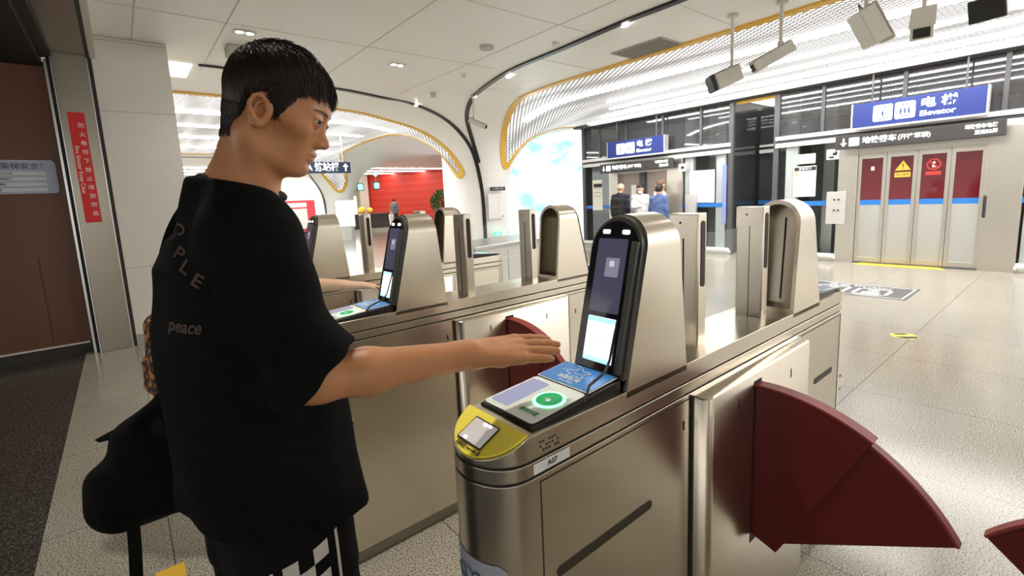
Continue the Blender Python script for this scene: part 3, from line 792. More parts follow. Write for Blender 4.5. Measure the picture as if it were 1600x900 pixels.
e2, p2 = enclosure('elevator_enclosure', 5.18, 9.5, (6.75, 8.25), 'farther glass elevator enclosure, left of the other, with people waiting before its brownish doors',
                   (5.42, 6.2), (5.9, 6.9, 8.0, 8.9), mat('shaft_grey', (0.30, 0.30, 0.31), 0.5))
BRZ = mat('bronze_door', (0.36, 0.30, 0.26), 0.3, 0.5)
p2('door', ybox(XE+0.05, XE+0.08, 7.5, 8.25, 0.02, 1.99), BRZ); p2('door', ybox(XE+0.05, XE+0.08, 6.75, 7.5, 0.02, 1.99), BRZ)
p2('door_post', ybox(XE-0.02, XE+0.05, 7.42, 7.58, 0, 1.99), DGREY)
for y in (7.05, 7.80): p2('door_notice', ybox(XE+0.040, XE+0.05, y-0.08, y+0.08, 1.25, 1.68), PAPER, None, 0)
p2('call_panel', ybox(XE-0.10, XE-0.02, 5.95, 6.22, 0.75, 1.38), ALU, None, 40, 0.004)
# recess between the two enclosures
struct(ybox(12.9, 13.0, 4.1, 5.3, 0, 3.4).build('wall_recess', mat('recess_dark', (0.10, 0.09, 0.085), 0.4)))
struct(ybox(10.7, 10.74, 4.29, 5.13, 3.28, 3.40).build('trim_18', YELLOW_T))
gp = tag(ybox(11.9, 11.93, 4.30, 5.12, 0, 3.3).build('glass_screen', TINT, None, 0), 'dark tinted glass screen in the recess between the two elevator enclosures', 'glass screen')
def child_box(nm, bld, m, par): return bld.build(nm, m, par, 0)
child_box('blue_stripe', ybox(11.89, 11.899, 4.30, 5.12, 1.07, 1.16), TAPE, gp)
child_box('rail', ybox(11.86, 11.9, 4.30, 5.12, 2.26, 2.34), LEDGE, gp)
child_box('rail', ybox(11.86, 11.9, 4.30, 5.12, 2.40, 2.45), LEDGE, gp)
child_box('red_lamp', ybox(11.88, 11.9, 4.45, 4.53, 2.5, 3.0), mat('red_glow', (0.8, 0.1, 0.05), 0.4, emit=(1, 0.12, 0.05), es=0.9), gp)

# ------------------------------------------------------------------ signs
VY = Vector((0, -1, 0)); VZ = Vector((0, 0, 1))
def lift_icon(par, x, y, z, s, m_bg, m_fg, people):
    flat('pictogram', rrect(s, s, s*0.12, 4), (x, y, z), VY, VZ, m_bg, par, 0.004)
    b = MB()
    def q(u0, u1, v0, v1): b.box(x-0.008, x-0.003, y-u1*s, y-u0*s, z+v0*s, z+v1*s)
    for u in (-0.10, 0.10): q(u-0.05, u+0.05, 0.30, 0.37); q(u-0.05, u+0.05, -0.38, -0.31)
    n = 1 if not people else 3
    for i in range(n):
        u = (i-(n-1)/2)*0.2
        q(u-0.035, u+0.035, 0.09, 0.16); q(u-0.05, u+0.05, -0.08, 0.07); q(u-0.04, u+0.04, -0.22, -0.08)
    b.build('pictogram_figures', m_fg, par, 0)
def lift_signs(yc, labb, labk, zb, zk):
    s = empty('blue_elevator_sign', (0, 0, 0))
    bx_ = ybox(XE-0.30, XE-0.14, yc-0.85, yc+0.85, zb-0.205, zb+0.205).build('sign_box', SIGNB, s, 40, 0.006)
    ybox(XE-0.31, XE-0.13, yc-0.86, yc+0.86, zb-0.235, zb-0.205).build('sign_tray', LEDGE, s, 0)
    for yy in (yc-0.865, yc+0.865): ybox(XE-0.305, XE-0.135, yy-0.012, yy+0.012, zb-0.21, zb+0.21).build('end_cap', ALU, s, 0)
    for yy in (yc-0.6, yc+0.6): ybox(XE-0.23, XE-0.21, yy-0.012, yy+0.012, zb+0.2, 3.38).build('hanger', DGREY, s, 0)
    xf = XE-0.302
    lift_icon(s, xf, yc+0.42, zb, 0.27, SIGNW, SIGNB, False); lift_icon(s, xf, yc+0.12, zb, 0.27, SIGNW, SIGNB, True)
    lettering('sign_text', '电 梯', (xf, yc-0.30, zb+0.065), VY, VZ, 0.17, SIGNW, s, 0.004, fit=0.44)
    lettering('sign_caption', 'Elevator', (xf, yc-0.29, zb-0.095), VY, VZ, 0.115, SIGNW, s, 0.003, fit=0.44)
    tag(s, labb, 'sign', 'blue elevator signs')
    k = empty('black_platform_sign', (0, 0, 0))
    ybox(XE-0.34, XE-0.24, yc-1.09, yc+1.09, zk-0.118, zk+0.118).build('sign_box', SIGNK, k, 40, 0.006)
    for yy in (yc-0.8, yc+0.8): ybox(XE-0.30, XE-0.06, yy-0.015, yy+0.015, zk+0.05, zk+0.08).build('bracket', DGREY, k, 0)
    xf = XE-0.342
    flat('arrow', [(-0.012, 0.07), (0.012, 0.07), (0.012, -0.01), (0.05, -0.01), (0, -0.075), (-0.05, -0.01), (-0.012, -0.01)], (xf, yc+0.96, zk), VY, VZ, SIGNW, k, 0.003)
    flat('train_pictogram', rrect(0.16, 0.15, 0.02, 3), (xf, yc+0.80, zk), VY, VZ, mat('lilac_tile', (0.55, 0.5, 0.75), 0.4, emit=(0.6, 0.55, 0.8), es=0.5), k, 0.003)
    flat('train_pictogram', rrect(0.09, 0.09, 0.03, 3), (xf-0.003, yc+0.80, zk+0.005), VY, VZ, SIGNW, k, 0.003)
    lettering('sign_text', '地铁乘车', (xf, yc+0.44, zk), VY, VZ, 0.12, SIGNW, k, 0.003, fit=0.48)
    lettering('sign_caption', '(开往草桥)', (xf, yc-0.03, zk), VY, VZ, 0.09, SIGNW, k, 0.002, fit=0.42)
    lettering('sign_note', '地铁乘车电梯', (xf, yc-0.82, zk+0.045), VY, VZ, 0.07, SIGNW, k, 0.002, fit=0.36)
    lettering('sign_note', '直达B2层', (xf, yc-0.88, zk-0.045), VY, VZ, 0.07, SIGNW, k, 0.002, fit=0.25)
    tag(k, labk, 'sign', 'black platform direction signs')
lift_signs(2.00, 'large blue Elevator sign over the red-glass doors at right', 'long black direction strip with white arrow, under the larger-looking blue sign at right', 2.645, 2.205)
lift_signs(7.53, 'smaller-looking blue Elevator sign, above the people waiting', 'black direction strip above the heads of the people waiting', 2.615, 2.145)

def notice(name, y, z, w, h, label, cat, m, head=None, x=XE+0.012, lines=0):
    s = flat(name, rrect(w, h, 0.008, 2), (x, y, z), VY, VZ, m, None, 0.004)
    tag(s, label, cat)
    if head: flat('heading', rrect(w*0.96, h*0.12, 0.003, 2), (x-0.005, y, z+h*0.41), VY, VZ, head, s, 0.002)
    for k in range(lines): flat('text_line', rrect(w*0.7, h*0.03, 0.002, 1), (x-0.005, y, z+h*0.22-k*h*0.13), VY, VZ, mat('text_grey', (0.55, 0.55, 0.53), 0.6), s, 0.001)
    return s
nt = notice('poster', 3.69, 1.55, 0.40, 0.60, 'tall white notice with black heading on the glass left of the red doors', 'poster', PAPER, INK)
lettering('heading_text', '温馨提示', (XE+0.004, 3.69, 1.795), VY, VZ, 0.06, PAPER, nt)
flat('orange_mark', rrect(0.03, 0.09, 0.004, 2), (XE+0.006, 3.85, 1.72), VY, VZ, mat('orange_mark', (0.9, 0.5, 0.1), 0.5), nt, 0.002)
notice('notice', 3.68, 1.99, 0.33, 0.19, 'small cream notice above the tall white poster on the lift glass', 'notice', mat('cream_paper', (0.85, 0.82, 0.68), 0.6), None, lines=2)
s = notice('pictogram_sign', 3.20, 2.03, 0.21, 0.19, 'white square sign with black camera symbol beside the red-glass doors', 'sign', PAPER, x=XE-0.07)
b = MB(); b.box(XE-0.082, XE-0.074, 3.13, 3.2, 2.01, 2.06).box(XE-0.082, XE-0.074, 3.18, 3.26, 1.96, 1.99).box(XE-0.082, XE-0.074, 3.14, 3.16, 2.05, 2.09); b.build('symbol', INK, s, 0)
s = notice('pictogram_sign', 6.32, 2.02, 0.2, 0.18, 'white square sign with black symbol right of the waiting people', 'sign', PAPER, x=XE-0.07)
MB().box(XE-0.082, XE-0.074, 6.27, 6.35, 1.99, 2.05).build('symbol', INK, s, 0)
notice('poster', 9.02, 1.45, 0.36, 0.85, 'pale poster on the glass left of the waiting people', 'poster', mat('cream_paper', (0.85, 0.82, 0.68), 0.6), None, lines=3)
notice('notice', 9.0, 1.72, 0.3, 0.1, 'dark strip notice across the pale poster at far left of the lifts', 'notice', INK, x=XE+0.004)
notice('blue_banner', 5.30, 1.35, 0.09, 1.3, 'narrow blue vertical banner on the corner post of the farther enclosure', 'banner', mat('banner_blue', (0.25, 0.33, 0.70), 0.5), x=XE-0.03)
s = notice('notice_board', 5.86, 1.55, 0.62, 0.75, 'white double notice board on the glass right of the farther doors', 'notice board', mat('board_white', (0.80, 0.80, 0.84), 0.4), x=XE+0.01)
flat('board_division', rrect(0.012, 0.74, 0.002, 1), (XE+0.004, 5.86, 1.55), VY, VZ, ALU, s, 0.002)
# door stickers
w = tag(flat('warning_sticker', [(-0.11, 0), (0.11, 0), (0, 0.17)], (XE-0.011, 2.15, 1.66), VY, VZ, mat('sticker_yellow', (0.95, 0.62, 0.08), 0.4), None, 0.002), 'yellow warning triangle sticker with yellow caption on red door glass', 'sticker')
flat('caption_plate', rrect(0.22, 0.085, 0.008, 2), (XE-0.011, 2.15, 1.585), VY, VZ, MATS['sticker_yellow'], w, 0.002)
MB().box(XE-0.016, XE-0.013, 2.144, 2.156, 1.71, 1.77).box(XE-0.016, XE-0.013, 2.144, 2.156, 1.685, 1.698).build('warning_mark', INK, w, 0)
lettering('caption_text', '当心夹手', (XE-0.014, 2.15, 1.585), VY, VZ, 0.05, INK, w)
w = tag(flat('prohibition_sticker', circ(0.095, 24), (XE-0.011, 1.745, 1.73), VY, VZ, mat('sticker_red', (0.75, 0.07, 0.06), 0.4), None, 0.002), 'round red prohibition sticker with caption on red door glass', 'sticker')
flat('sticker_center', circ(0.072, 24), (XE-0.0135, 1.745, 1.73), VY, VZ, REDG, w, 0.001)
MB().obox((XE-0.016, 1.745+0.06, 1.79), (XE-0.016, 1.745-0.06, 1.67), 0.004, 0.02, (0, 1, 1)).build('bar', MATS['sticker_red'], w, 0)
flat('figure', [(-0.02, -0.05), (0.03, -0.05), (0.01, 0.0), (0.025, 0.03), (0, 0.055), (-0.02, 0.03)], (XE-0.0145, 1.745, 1.73), VY, VZ, PAPER, w, 0.001)
flat('caption_plate', rrect(0.2, 0.06, 0.006, 2), (XE-0.011, 1.745, 1.585), VY, VZ, MATS['sticker_red'], w, 0.002)
tag(flat('small_sticker', rrect(0.05, 0.07, 0.005, 2), (XE-0.011, 2.58, 1.72), VY, VZ, PAPER, None, 0.002), 'tiny white sticker on leftmost red door glass', 'sticker')
# things on the concourse floor
tag(MB().rings([[(XE-0.28, 1.45, 0.004), (XE-0.28, 2.75, 0.004), (XE-0.1, 2.65, 0.012), (XE-0.1, 1.55, 0.012)], [(XE-0.28, 1.45, 0.0), (XE-0.28, 2.75, 0.0), (XE-0.1, 2.65, 0.0), (XE-0.1, 1.55, 0.0)]]).build('floor_strip', mat('strip_yellow', (0.95, 0.68, 0.06), 0.5)), 'yellow strip on the floor before the red-glass doors', 'floor strip')
fm = tag(ybox(7.45, 8.3, 1.40, 2.75, 0.0005, 0.004).build('floor_sign', mat('floor_sign_dark', (0.13, 0.13, 0.13), 0.5), None, 0), 'dark rectangular floor sign with white lift pictograms and border', 'floor sign')
fb = MB()
for q in ((7.48, 8.27, 1.43, 1.45), (7.48, 8.27, 2.70, 2.72), (7.48, 7.50, 1.43, 2.72), (8.25, 8.27, 1.43, 2.72)): fb.box(q[0], q[1], q[2], q[3], 0.004, 0.006)
fb.build('border', PAPER, fm, 0)
def floor_lift(yc):
    b = MB()
    for q in ((7.56, 7.60, -0.2, 0.2), (7.98, 8.02, -0.2, 0.2), (7.56, 8.02, -0.2, -0.16), (7.56, 8.02, 0.16, 0.2), (7.64, 7.76, -0.1, 0.1), (7.82, 7.92, -0.06, 0.06)): b.box(q[0], q[1], yc+q[2], yc+q[3], 0.004, 0.006)
    b.build('pictogram', PAPER, fm, 0)
floor_lift(2.3); floor_lift(1.82)
lettering('floor_sign_text', '电梯 Elevator', (8.13, 2.05, 0.0045), (0, -1, 0), (1, 0, 0), 0.14, PAPER, fm)
ydot = tag(flat('floor_sticker', circ(0.11, 24), (5.72, 1.06, 0.0008), (1, 0, 0), (0, 1, 0), mat('sticker_lime', (0.75, 0.75, 0.1), 0.5), None, 0.001), 'round yellow and black floor sticker on the pale concourse floor', 'floor sticker')
flat('sticker_band', [(-0.1, -0.03), (-0.02, -0.105), (0.05, -0.095), (-0.08, 0.06)], (5.72, 1.06, 0.0019), (1, 0, 0), (0, 1, 0), INK, ydot, 0.0005)
flat('sticker_band', [(0.03, 0.1), (0.1, 0.03), (0.08, -0.03), (0.0, 0.06)], (5.72, 1.06, 0.0019), (1, 0, 0), (0, 1, 0), INK, ydot, 0.0005)
ysq = tag(flat('floor_sticker', rrect(0.10, 0.10, 0.004, 2), (-0.02, 2.33, 0.0008), (1, 0, 0), (0, 1, 0), mat('sticker_amber', (0.85, 0.5, 0.02), 0.5), None, 0.001), 'orange-yellow floor sticker at bottom left beside the dangling bag strap', 'floor sticker')

# ------------------------------------------------------------------ lamps and ceiling fixtures
STRIP = mat('linear_lamp', (1, 1, 1), 0.4, emit=(1, 0.98, 0.95), es=STRIP_E)
def strip_light(path, w, label):
    R = []
    pts = [Vector((x, y, shell_z(x, y)-0.02)) for x, y in path]
    for i, p in enumerate(pts):
        t = (pts[min(i+1, len(pts)-1)]-pts[max(i-1, 0)]); s = Vector((t.y, -t.x, 0)).normalized()
        R.append([p+s*w/2, p-s*w/2, p-s*w/2+Vector((0, 0, 0.015)), p+s*w/2+Vector((0, 0, 0.015))])
    o = MB().rings(R).build('linear_light', STRIP, smooth=30)
    return tag(o, label, 'ceiling light', 'linear ceiling lights')
def line(x0, y0, x1, y1, n=24): return [(x0+(x1-x0)*k/n, y0+(y1-y0)*k/n) for k in range(n+1)]
strip_light(line(7.25, -7, 7.25, 8.2, 60), 0.15, 'wide bright linear light in the mesh ceiling, nearest the gold edge at right')
strip_light(line(8.25, -7, 8.25, 6.7, 50), 0.04, 'thin linear light in the mesh ceiling, between two wide ones at right')
strip_light(line(8.95, -7, 8.95, 7.2, 50), 0.06, 'narrow linear light next to the wide one nearest the elevators')
strip_light(line(9.65, -7, 9.65, 8.0, 50), 0.17, 'wide bright linear light in the mesh ceiling, nearest the elevators')
strip_light(line(10.25, -7, 10.25, 9.0, 50), 0.05, 'thin linear light along the top of the elevator glass')
def arc(y, bow, x0=-6, x1=5.6, n=30): return [(x0+(x1-x0)*k/n, y+bow*(k/n)**2) for k in range(n+1)]
strip_light(arc(11.0, 0.3), 0.2, 'first linear light of the vault behind the young man, nearest its gold edge')
strip_light(arc(12.6, 0.7), 0.12, 'second linear light of the vault behind the young man')
strip_light(arc(14.4, 0.9), 0.22, 'third linear light of the vault, middle of the mesh behind the young man')
strip_light(arc(16.6, 1.0, -6, 6.0), 0.2, 'fourth linear light of the vault, nearest the far arch')
for k in range(3):
    strip_light(line(-4, 25+2.2*k, 18, 25+2.2*k), 0.15, ('nearest', 'middle', 'farthest')[k]+' linear light in the far hall beyond the arch')

def puck(name, x, y, z, r, m, label, cat, group=None, h=0.03):
    o = MB().lathe([(r*0.9, -h), (r, -h*0.6), (r, 0.0)], (x, y, z), 20).build(name, m)
    return tag(o, label, cat, group)
FIXW = mat('fixture_white', (0.72, 0.70, 0.67), 0.5)
LAB_D = ['twin downlight in the white ceiling right of the young man\'s head', 'downlight in the white ceiling, hidden above the young man', 'downlight in the white ceiling over the second gate, above the picture', 'downlight over the near aisle, above the picture', 'downlight over the nearest gate\'s far end, above the picture', 'twin downlight in the white ceiling above the young man\'s hair']
for i, (x, y, z) in enumerate(DOWNLIGHTS):
    e = empty('downlight', (x, y, 3.398)); tag(e, LAB_D[i], 'ceiling light', 'downlights in the white ceiling')
    MB().box(-0.11, 0.11, -0.055, 0.055, -0.008, 0).build('frame', FIXW, e, 40, 0.003)
    for dx in (-0.05, 0.05): MB().lathe([(0.036, -0.011), (0.036, -0.008)], (dx, 0, 0), 18).build('lamp', LAMPW, e)
for x, y, lab in ((4.71, 3.55, 'small lamp set in the black ceiling trim near the top edge of the picture'), (5.0, 6.0, 'small lamp set in the black ceiling trim above the column'), (5.36, 7.45, 'small lamp in the black ceiling trim just above the column neck'), (4.75, 8.57, 'small lamp in the black ceiling trim left of the column')):
    o = MB().ball((x, y, shell_z(x, y)-0.03), (0.028, 0.055, 0.012)).build('trim_lamp', LAMPW); tag(o, lab, 'ceiling light', 'trim lamps')
puck('smoke_detector', 3.86, 5.05, ZC, 0.09, mat('detector_grey', (0.5, 0.49, 0.46), 0.5), 'round grey smoke detector in the white ceiling, upper middle', 'smoke detector')
puck('sprinkler', 4.35, 6.3, ZC, 0.035, FIXW, 'small ceiling sprinkler below the round smoke detector', 'sprinkler', None, 0.05)
puck('sprinkler', 4.6, 7.65, ZC, 0.05, mat('detector_grey', (0.5, 0.49, 0.46), 0.5), 'small grey ceiling nozzle left of the column top', 'sprinkler', None, 0.07)
puck('sprinkler', 4.55, 4.5, ZC, 0.05, FIXW, 'flat white ceiling sensor near the black trim, upper middle', 'sensor', None, 0.02)
# air grille
ag = empty('air_grille', (5.86, 4.0, ZC)); tag(ag, 'grey rectangular air grille in the white ceiling between black and gold trims', 'air grille')
fr = MB()
for q in ((-0.26, 0.26, -0.40, -0.385), (-0.26, 0.26, 0.385, 0.40), (-0.26, -0.245, -0.385, 0.385), (0.245, 0.26, -0.385, 0.385)): fr.box(q[0]-0.1, q[1]-0.1, q[2], q[3], -0.012, 0)
fr.build('frame', mat('grille_frame', (0.42, 0.40, 0.37), 0.5), ag, 0)
MB().box(-0.345, 0.145, -0.385, 0.385, -0.004, -0.001).build('backing', mat('grille_dark', (0.13, 0.12, 0.11), 0.7), ag, 0)
sl = MB()
for k in range(16): sl.box(-0.345, 0.145, -0.37+k*0.049, -0.357+k*0.049, -0.010, -0.003)
sl.build('slats', MATS['grille_frame'], ag, 0)
# rectangular light and slot left, behind the pillar edge
e = tag(MB().box(0.70, 0.98, 7.62, 8.35, 3.385, 3.399).build('ceiling_panel_light', mat('warm_panel', (1, 0.95, 0.8), 0.4, emit=(1, 0.96, 0.82), es=1.3), None, 0), 'warm square ceiling light beside the top of the white pillar', 'ceiling light')
tag(MB().box(1.05, 1.36, 7.55, 7.60, 3.38, 3.399).build('slot_diffuser', INK, None, 0), 'short black slot diffuser in the ceiling left of the young man\'s head', 'air diffuser')
tag(MB().box(1.22, 1.55, 6.5, 6.75, 3.30, 3.399).build('ceiling_box', mat('box_olive', (0.45, 0.44, 0.36), 0.5), None, 0, 0.005), 'small grey box under the ceiling just behind the young man\'s hair', 'ceiling box')

# ------------------------------------------------------------------ cameras on poles
CAMW = mat('camera_casing', (0.62, 0.60, 0.55), 0.4)
def security_camera(base, drop_, aim, label, length=0.26, w=0.10, h=0.10, cover=False, shade=False):
    e = empty('security_camera', base); tag(e, label, 'security camera', 'security cameras on ceiling poles')
    MB().lathe([(0.06, -0.02), (0.055, 0.0)], (0, 0, 0), 18).build('ceiling_plate', CAMW, e)
    MB().tube([(0, 0, -0.02), (0, 0, -drop_)], 0.019, 12).build('pole', CAMW, e)
    MB().tube([(0, 0, -drop_+0.06), (0, 0, -drop_)], 0.032, 12).build('pole_collar', CAMW, e)
    a = Vector(aim).normalized(); c = Vector((0, 0, -drop_-0.05))
    MB().tube([(0, 0, -drop_), c], [0.025, 0.03], 10).build('swivel', CAMW, e)
    side = a.cross(Vector((0, 0, 1))).normalized(); up = side.cross(a)
    p0, p1 = c-a*length*0.3, c+a*length*0.7
    body = MB().obox(p0, p1, w, h).build('housing', CAMW, e, 40, 0.012)
    MB().obox(p0-a*0.01+up*(h/2+0.006), p1+a*0.04+up*(h/2+0.006), w+0.02, 0.008).build('sun_hood', CAMW, e, 40, 0.003)
    MB().obox(p1-a*0.004, p1+a*0.004, w*0.72, h*0.62).build('lens_window', BGLASS, body, 40)
    if shade: MB().obox(p1, p1+a*0.05, w*1.15, h*1.1).build('dark_lens_hood', mat('hood_dark', (0.02, 0.02, 0.02), 0.4), body, 40, 0.015)
    MB().tube([p0, p0-a*0.04+Vector((0, 0, 0.03)), Vector((0, 0, -drop_+0.02))], 0.006, 6).build('lead', INK, body)
    return e
security_camera((5.56, 2.73, ZC), 0.60, (-0.62, 0.55, -0.30), 'security camera on a white pole, first from the column, dark square hood facing left', 0.30, 0.17, 0.17, shade=True)
security_camera((5.62, 2.24, ZC), 0.46, (-0.75, 0.75, -0.55), 'security camera on a white pole, slanting long box second from the column', 0.44, 0.12, 0.12)
security_camera((6.0, 1.60, ZC), 0.26, (0.35, -0.35, -0.85), 'security camera seen from its underside, third from the column, tilted down', 0.36, 0.22, 0.17)
security_camera((6.38, 1.22, ZC), 0.30, (-0.75, -0.12, -0.70), 'security camera fourth from the column, pointing down at the viewer', 0.32, 0.18, 0.16)
security_camera((6.75, 0.72, ZC), 0.22, (-0.8, 0.2, -0.28), 'security camera at the top right corner with a wide dark front', 0.34, 0.24, 0.19, shade=True)
# white camera at the column neck
security_camera((5.30, 7.42, ZC-0.02), 0.42, (0.45, -0.75, -0.42), 'white camera hanging on a rod before the column neck', 0.36, 0.10, 0.09)

# ------------------------------------------------------------------ on and beside the column
def col_point(th, z):
    lo, hi = R0, RF
    for _ in range(40):
        mid = (lo+hi)/2
        if ZC-drop(mid) < z: lo = mid
        else: hi = mid
    a, b = COLUMNS[0]; return Vector((a+lo*math.cos(th), b+lo*math.sin(th), z)), Vector((math.cos(th), math.sin(th), 0))
def on_column(name, th, z, w, h, m, label, cat, out=0.03):
    p, n = col_point(math.radians(th), z); u = Vector((-n.y, n.x, 0))
    o = flat(name, rrect(w, h, 0.01, 2), p+n*out, u, VZ, m, None, 0.02)
    if label: tag(o, label, cat)
    return o, p+n*out, u, n
o, p, u, n = on_column('direction_plate', 262, 1.72, 0.42, 0.09, INK, 'small black plate with white signs high on the white column', 'sign', 0.09)
lettering('plate_text', '2  出口 A B', p+n*0.024, u, VZ, 0.06, PAPER, o)
o, p, u, n = on_column('hydrant_cabinet', 262, 1.30, 0.46, 0.60, WHITE, 'white hydrant cabinet door outlined on the white column', 'hydrant cabinet', 0.06)
flat('door_seam', rrect(0.02, 0.5, 0.004, 1), p+n*0.022+u*0.05, u, VZ, FIXW, o, 0.002)
flat('pull', rrect(0.07, 0.03, 0.004, 1), p+n*0.022+u*0.15-VZ*0.25, u, VZ, mat('pull_grey', (0.35, 0.35, 0.35), 0.4), o, 0.004)
o, p, u, n = on_column('exit_sign', 262, 0.62, 0.22, 0.10, mat('exit_green', (0.05, 0.45, 0.25), 0.4, emit=(0.1, 0.75, 0.45), es=0.6), 'small lit green exit sign low on the white column', 'exit sign', 0.06)
lettering('exit_text', 'EXIT', p+n*0.024, u, VZ, 0.06, SIGNW, o)
MB().lathe([(0.605, 0), (0.605, 1.12)], (*COLUMNS[0], 0), 40)  # column skirting
# low pale counter in front of the column
ct = empty('service_counter', (4.1, 5.35, 0)); tag(ct, 'low pale service counter with grey worktop in front of the white column', 'counter')
rz = math.radians(8); ct.rotation_euler.z = rz
MB().box(-0.75, 1.0, -0.35, 0.35, 0.06, 0.86).build('cabinet', mat('counter_white', (0.78, 0.76, 0.72), 0.4), ct, 40, 0.006)
MB().box(-0.72, 0.97, -0.32, 0.32, 0.0, 0.06).build('plinth', GROOVE, ct, 0)
MB().box(-0.80, 1.05, -0.40, 0.40, 0.86, 0.91).build('worktop', STEEL_C, ct, 40, 0.01)
for x in (-0.74, -0.16, 0.42):
    MB().box(x, x+0.56, -0.358, -0.352, 0.12, 0.70).build('door_panel', mat('counter_panel', (0.70, 0.68, 0.64), 0.4), ct, 40, 0.004)
    MB().box(x, x+0.56, -0.356, -0.352, 0.73, 0.80).build('drawer_front', MATS['counter_panel'], ct, 40, 0.004)

# ------------------------------------------------------------------ far signs and things under the vault
bs = empty('overhead_exit_sign', (0, 0, 0)); tag(bs, 'dark blue hanging sign with white characters and arrow, right of the young man\'s mouth', 'sign')
SX, SY, SZ = 4.35, 13.2, 2.52
MB().box(SX-1.0, SX+0.78, SY, SY+0.12, SZ-0.15, SZ+0.15).build('sign_box', mat('navy_sign', (0.012, 0.03, 0.075), 0.35), bs, 40, 0.01)
for x in (SX-0.8, SX+0.6): MB().box(x-0.015, x+0.015, SY+0.05, SY+0.07, SZ+0.15, 3.38).build('hanger', FIXW, bs, 0)
lettering('sign_text', '出口 A 航站楼', (SX-0.22, SY-0.002, SZ), (1, 0, 0), VZ, 0.24, SIGNW, bs, 0.006, fit=1.35)
flat('arrow', [(-0.02, -0.10), (0.02, -0.10), (0.02, 0.02), (0.08, 0.02), (0, 0.11), (-0.08, 0.02), (-0.02, 0.02)], (SX+0.64, SY-0.002, SZ), (1, 0, 0), VZ, SIGNW, bs, 0.003)
GREENL = mat('green_lamp', (0.1, 0.9, 0.7), 0.4, emit=(0.2, 1.0, 0.8), es=1.6)
for x, z, lab in ((8.75, 2.28, 'left one of two small green hanging signs before the red wall'), (9.55, 2.33, 'right one of two small green hanging signs before the red wall')):
    e = empty('green_signal', (x, 21.6, z)); tag(e, lab, 'signal light', 'green hanging signals')
    MB().box(-0.16, 0.16, -0.05, 0.05, -0.17, 0.17).build('housing', mat('housing_teal', (0.02, 0.18, 0.16), 0.4), e, 40, 0.01)
    flat('lit_face', rrect(0.24, 0.26, 0.05, 4), (0, -0.052, 0), (1, 0, 0), VZ, GREENL, e, 0.004)
    MB().box(-0.01, 0.01, -0.01, 0.01, 0.17, 3.38-z).build('hanger', FIXW, e, 0)
    MB().ball((0, 0, 0.52), 0.09).build('upper_lamp', GREENL, e)
# red billboard frames behind the vault at left
rb = empty('red_poster_stand', (7.0, 27.6, 0)); tag(rb, 'red framed poster stand with two white posters, in front of the pale far wall', 'poster stand')
MB().box(-2.1, 1.5, 0, 0.12, 0.12, 1.85).build('frame', mat('poster_red', (0.72, 0.07, 0.09), 0.4), rb, 40, 0.01)
for x0, x1 in ((-1.9, -0.75), (-0.35, 1.05)):
    MB().box(x0, x1, -0.02, 0.0, 0.3, 1.4).build('poster', PAPER, rb, 0)
    MB().box(x0+0.1, x1, -0.02, 0.0, 1.48, 1.72).build('title_strip', PAPER, rb, 0)
MB().box(-2.1, 1.5, 0.02, 0.1, 0, 0.12).build('foot', GROOVE, rb, 0)
kp = empty('info_panel', (7.45, 20.3, 0)); tag(kp, 'pale blue lit information panel on the farther white column', 'information panel')
MB().box(-0.42, 0.42, -0.05, 0.05, 0.55, 1.72).build('casing', FIXW, kp, 40, 0.01)
MB().box(-0.38, 0.38, -0.056, -0.05, 0.6, 1.68).build('lit_screen', mat('panel_lit', (0.6, 0.85, 0.9), 0.3, emit=(0.65, 0.9, 0.95), es=0.8), kp, 0)
MB().box(-0.2, 0.2, -0.05, 0.05, 0, 0.55).build('foot', FIXW, kp, 0)

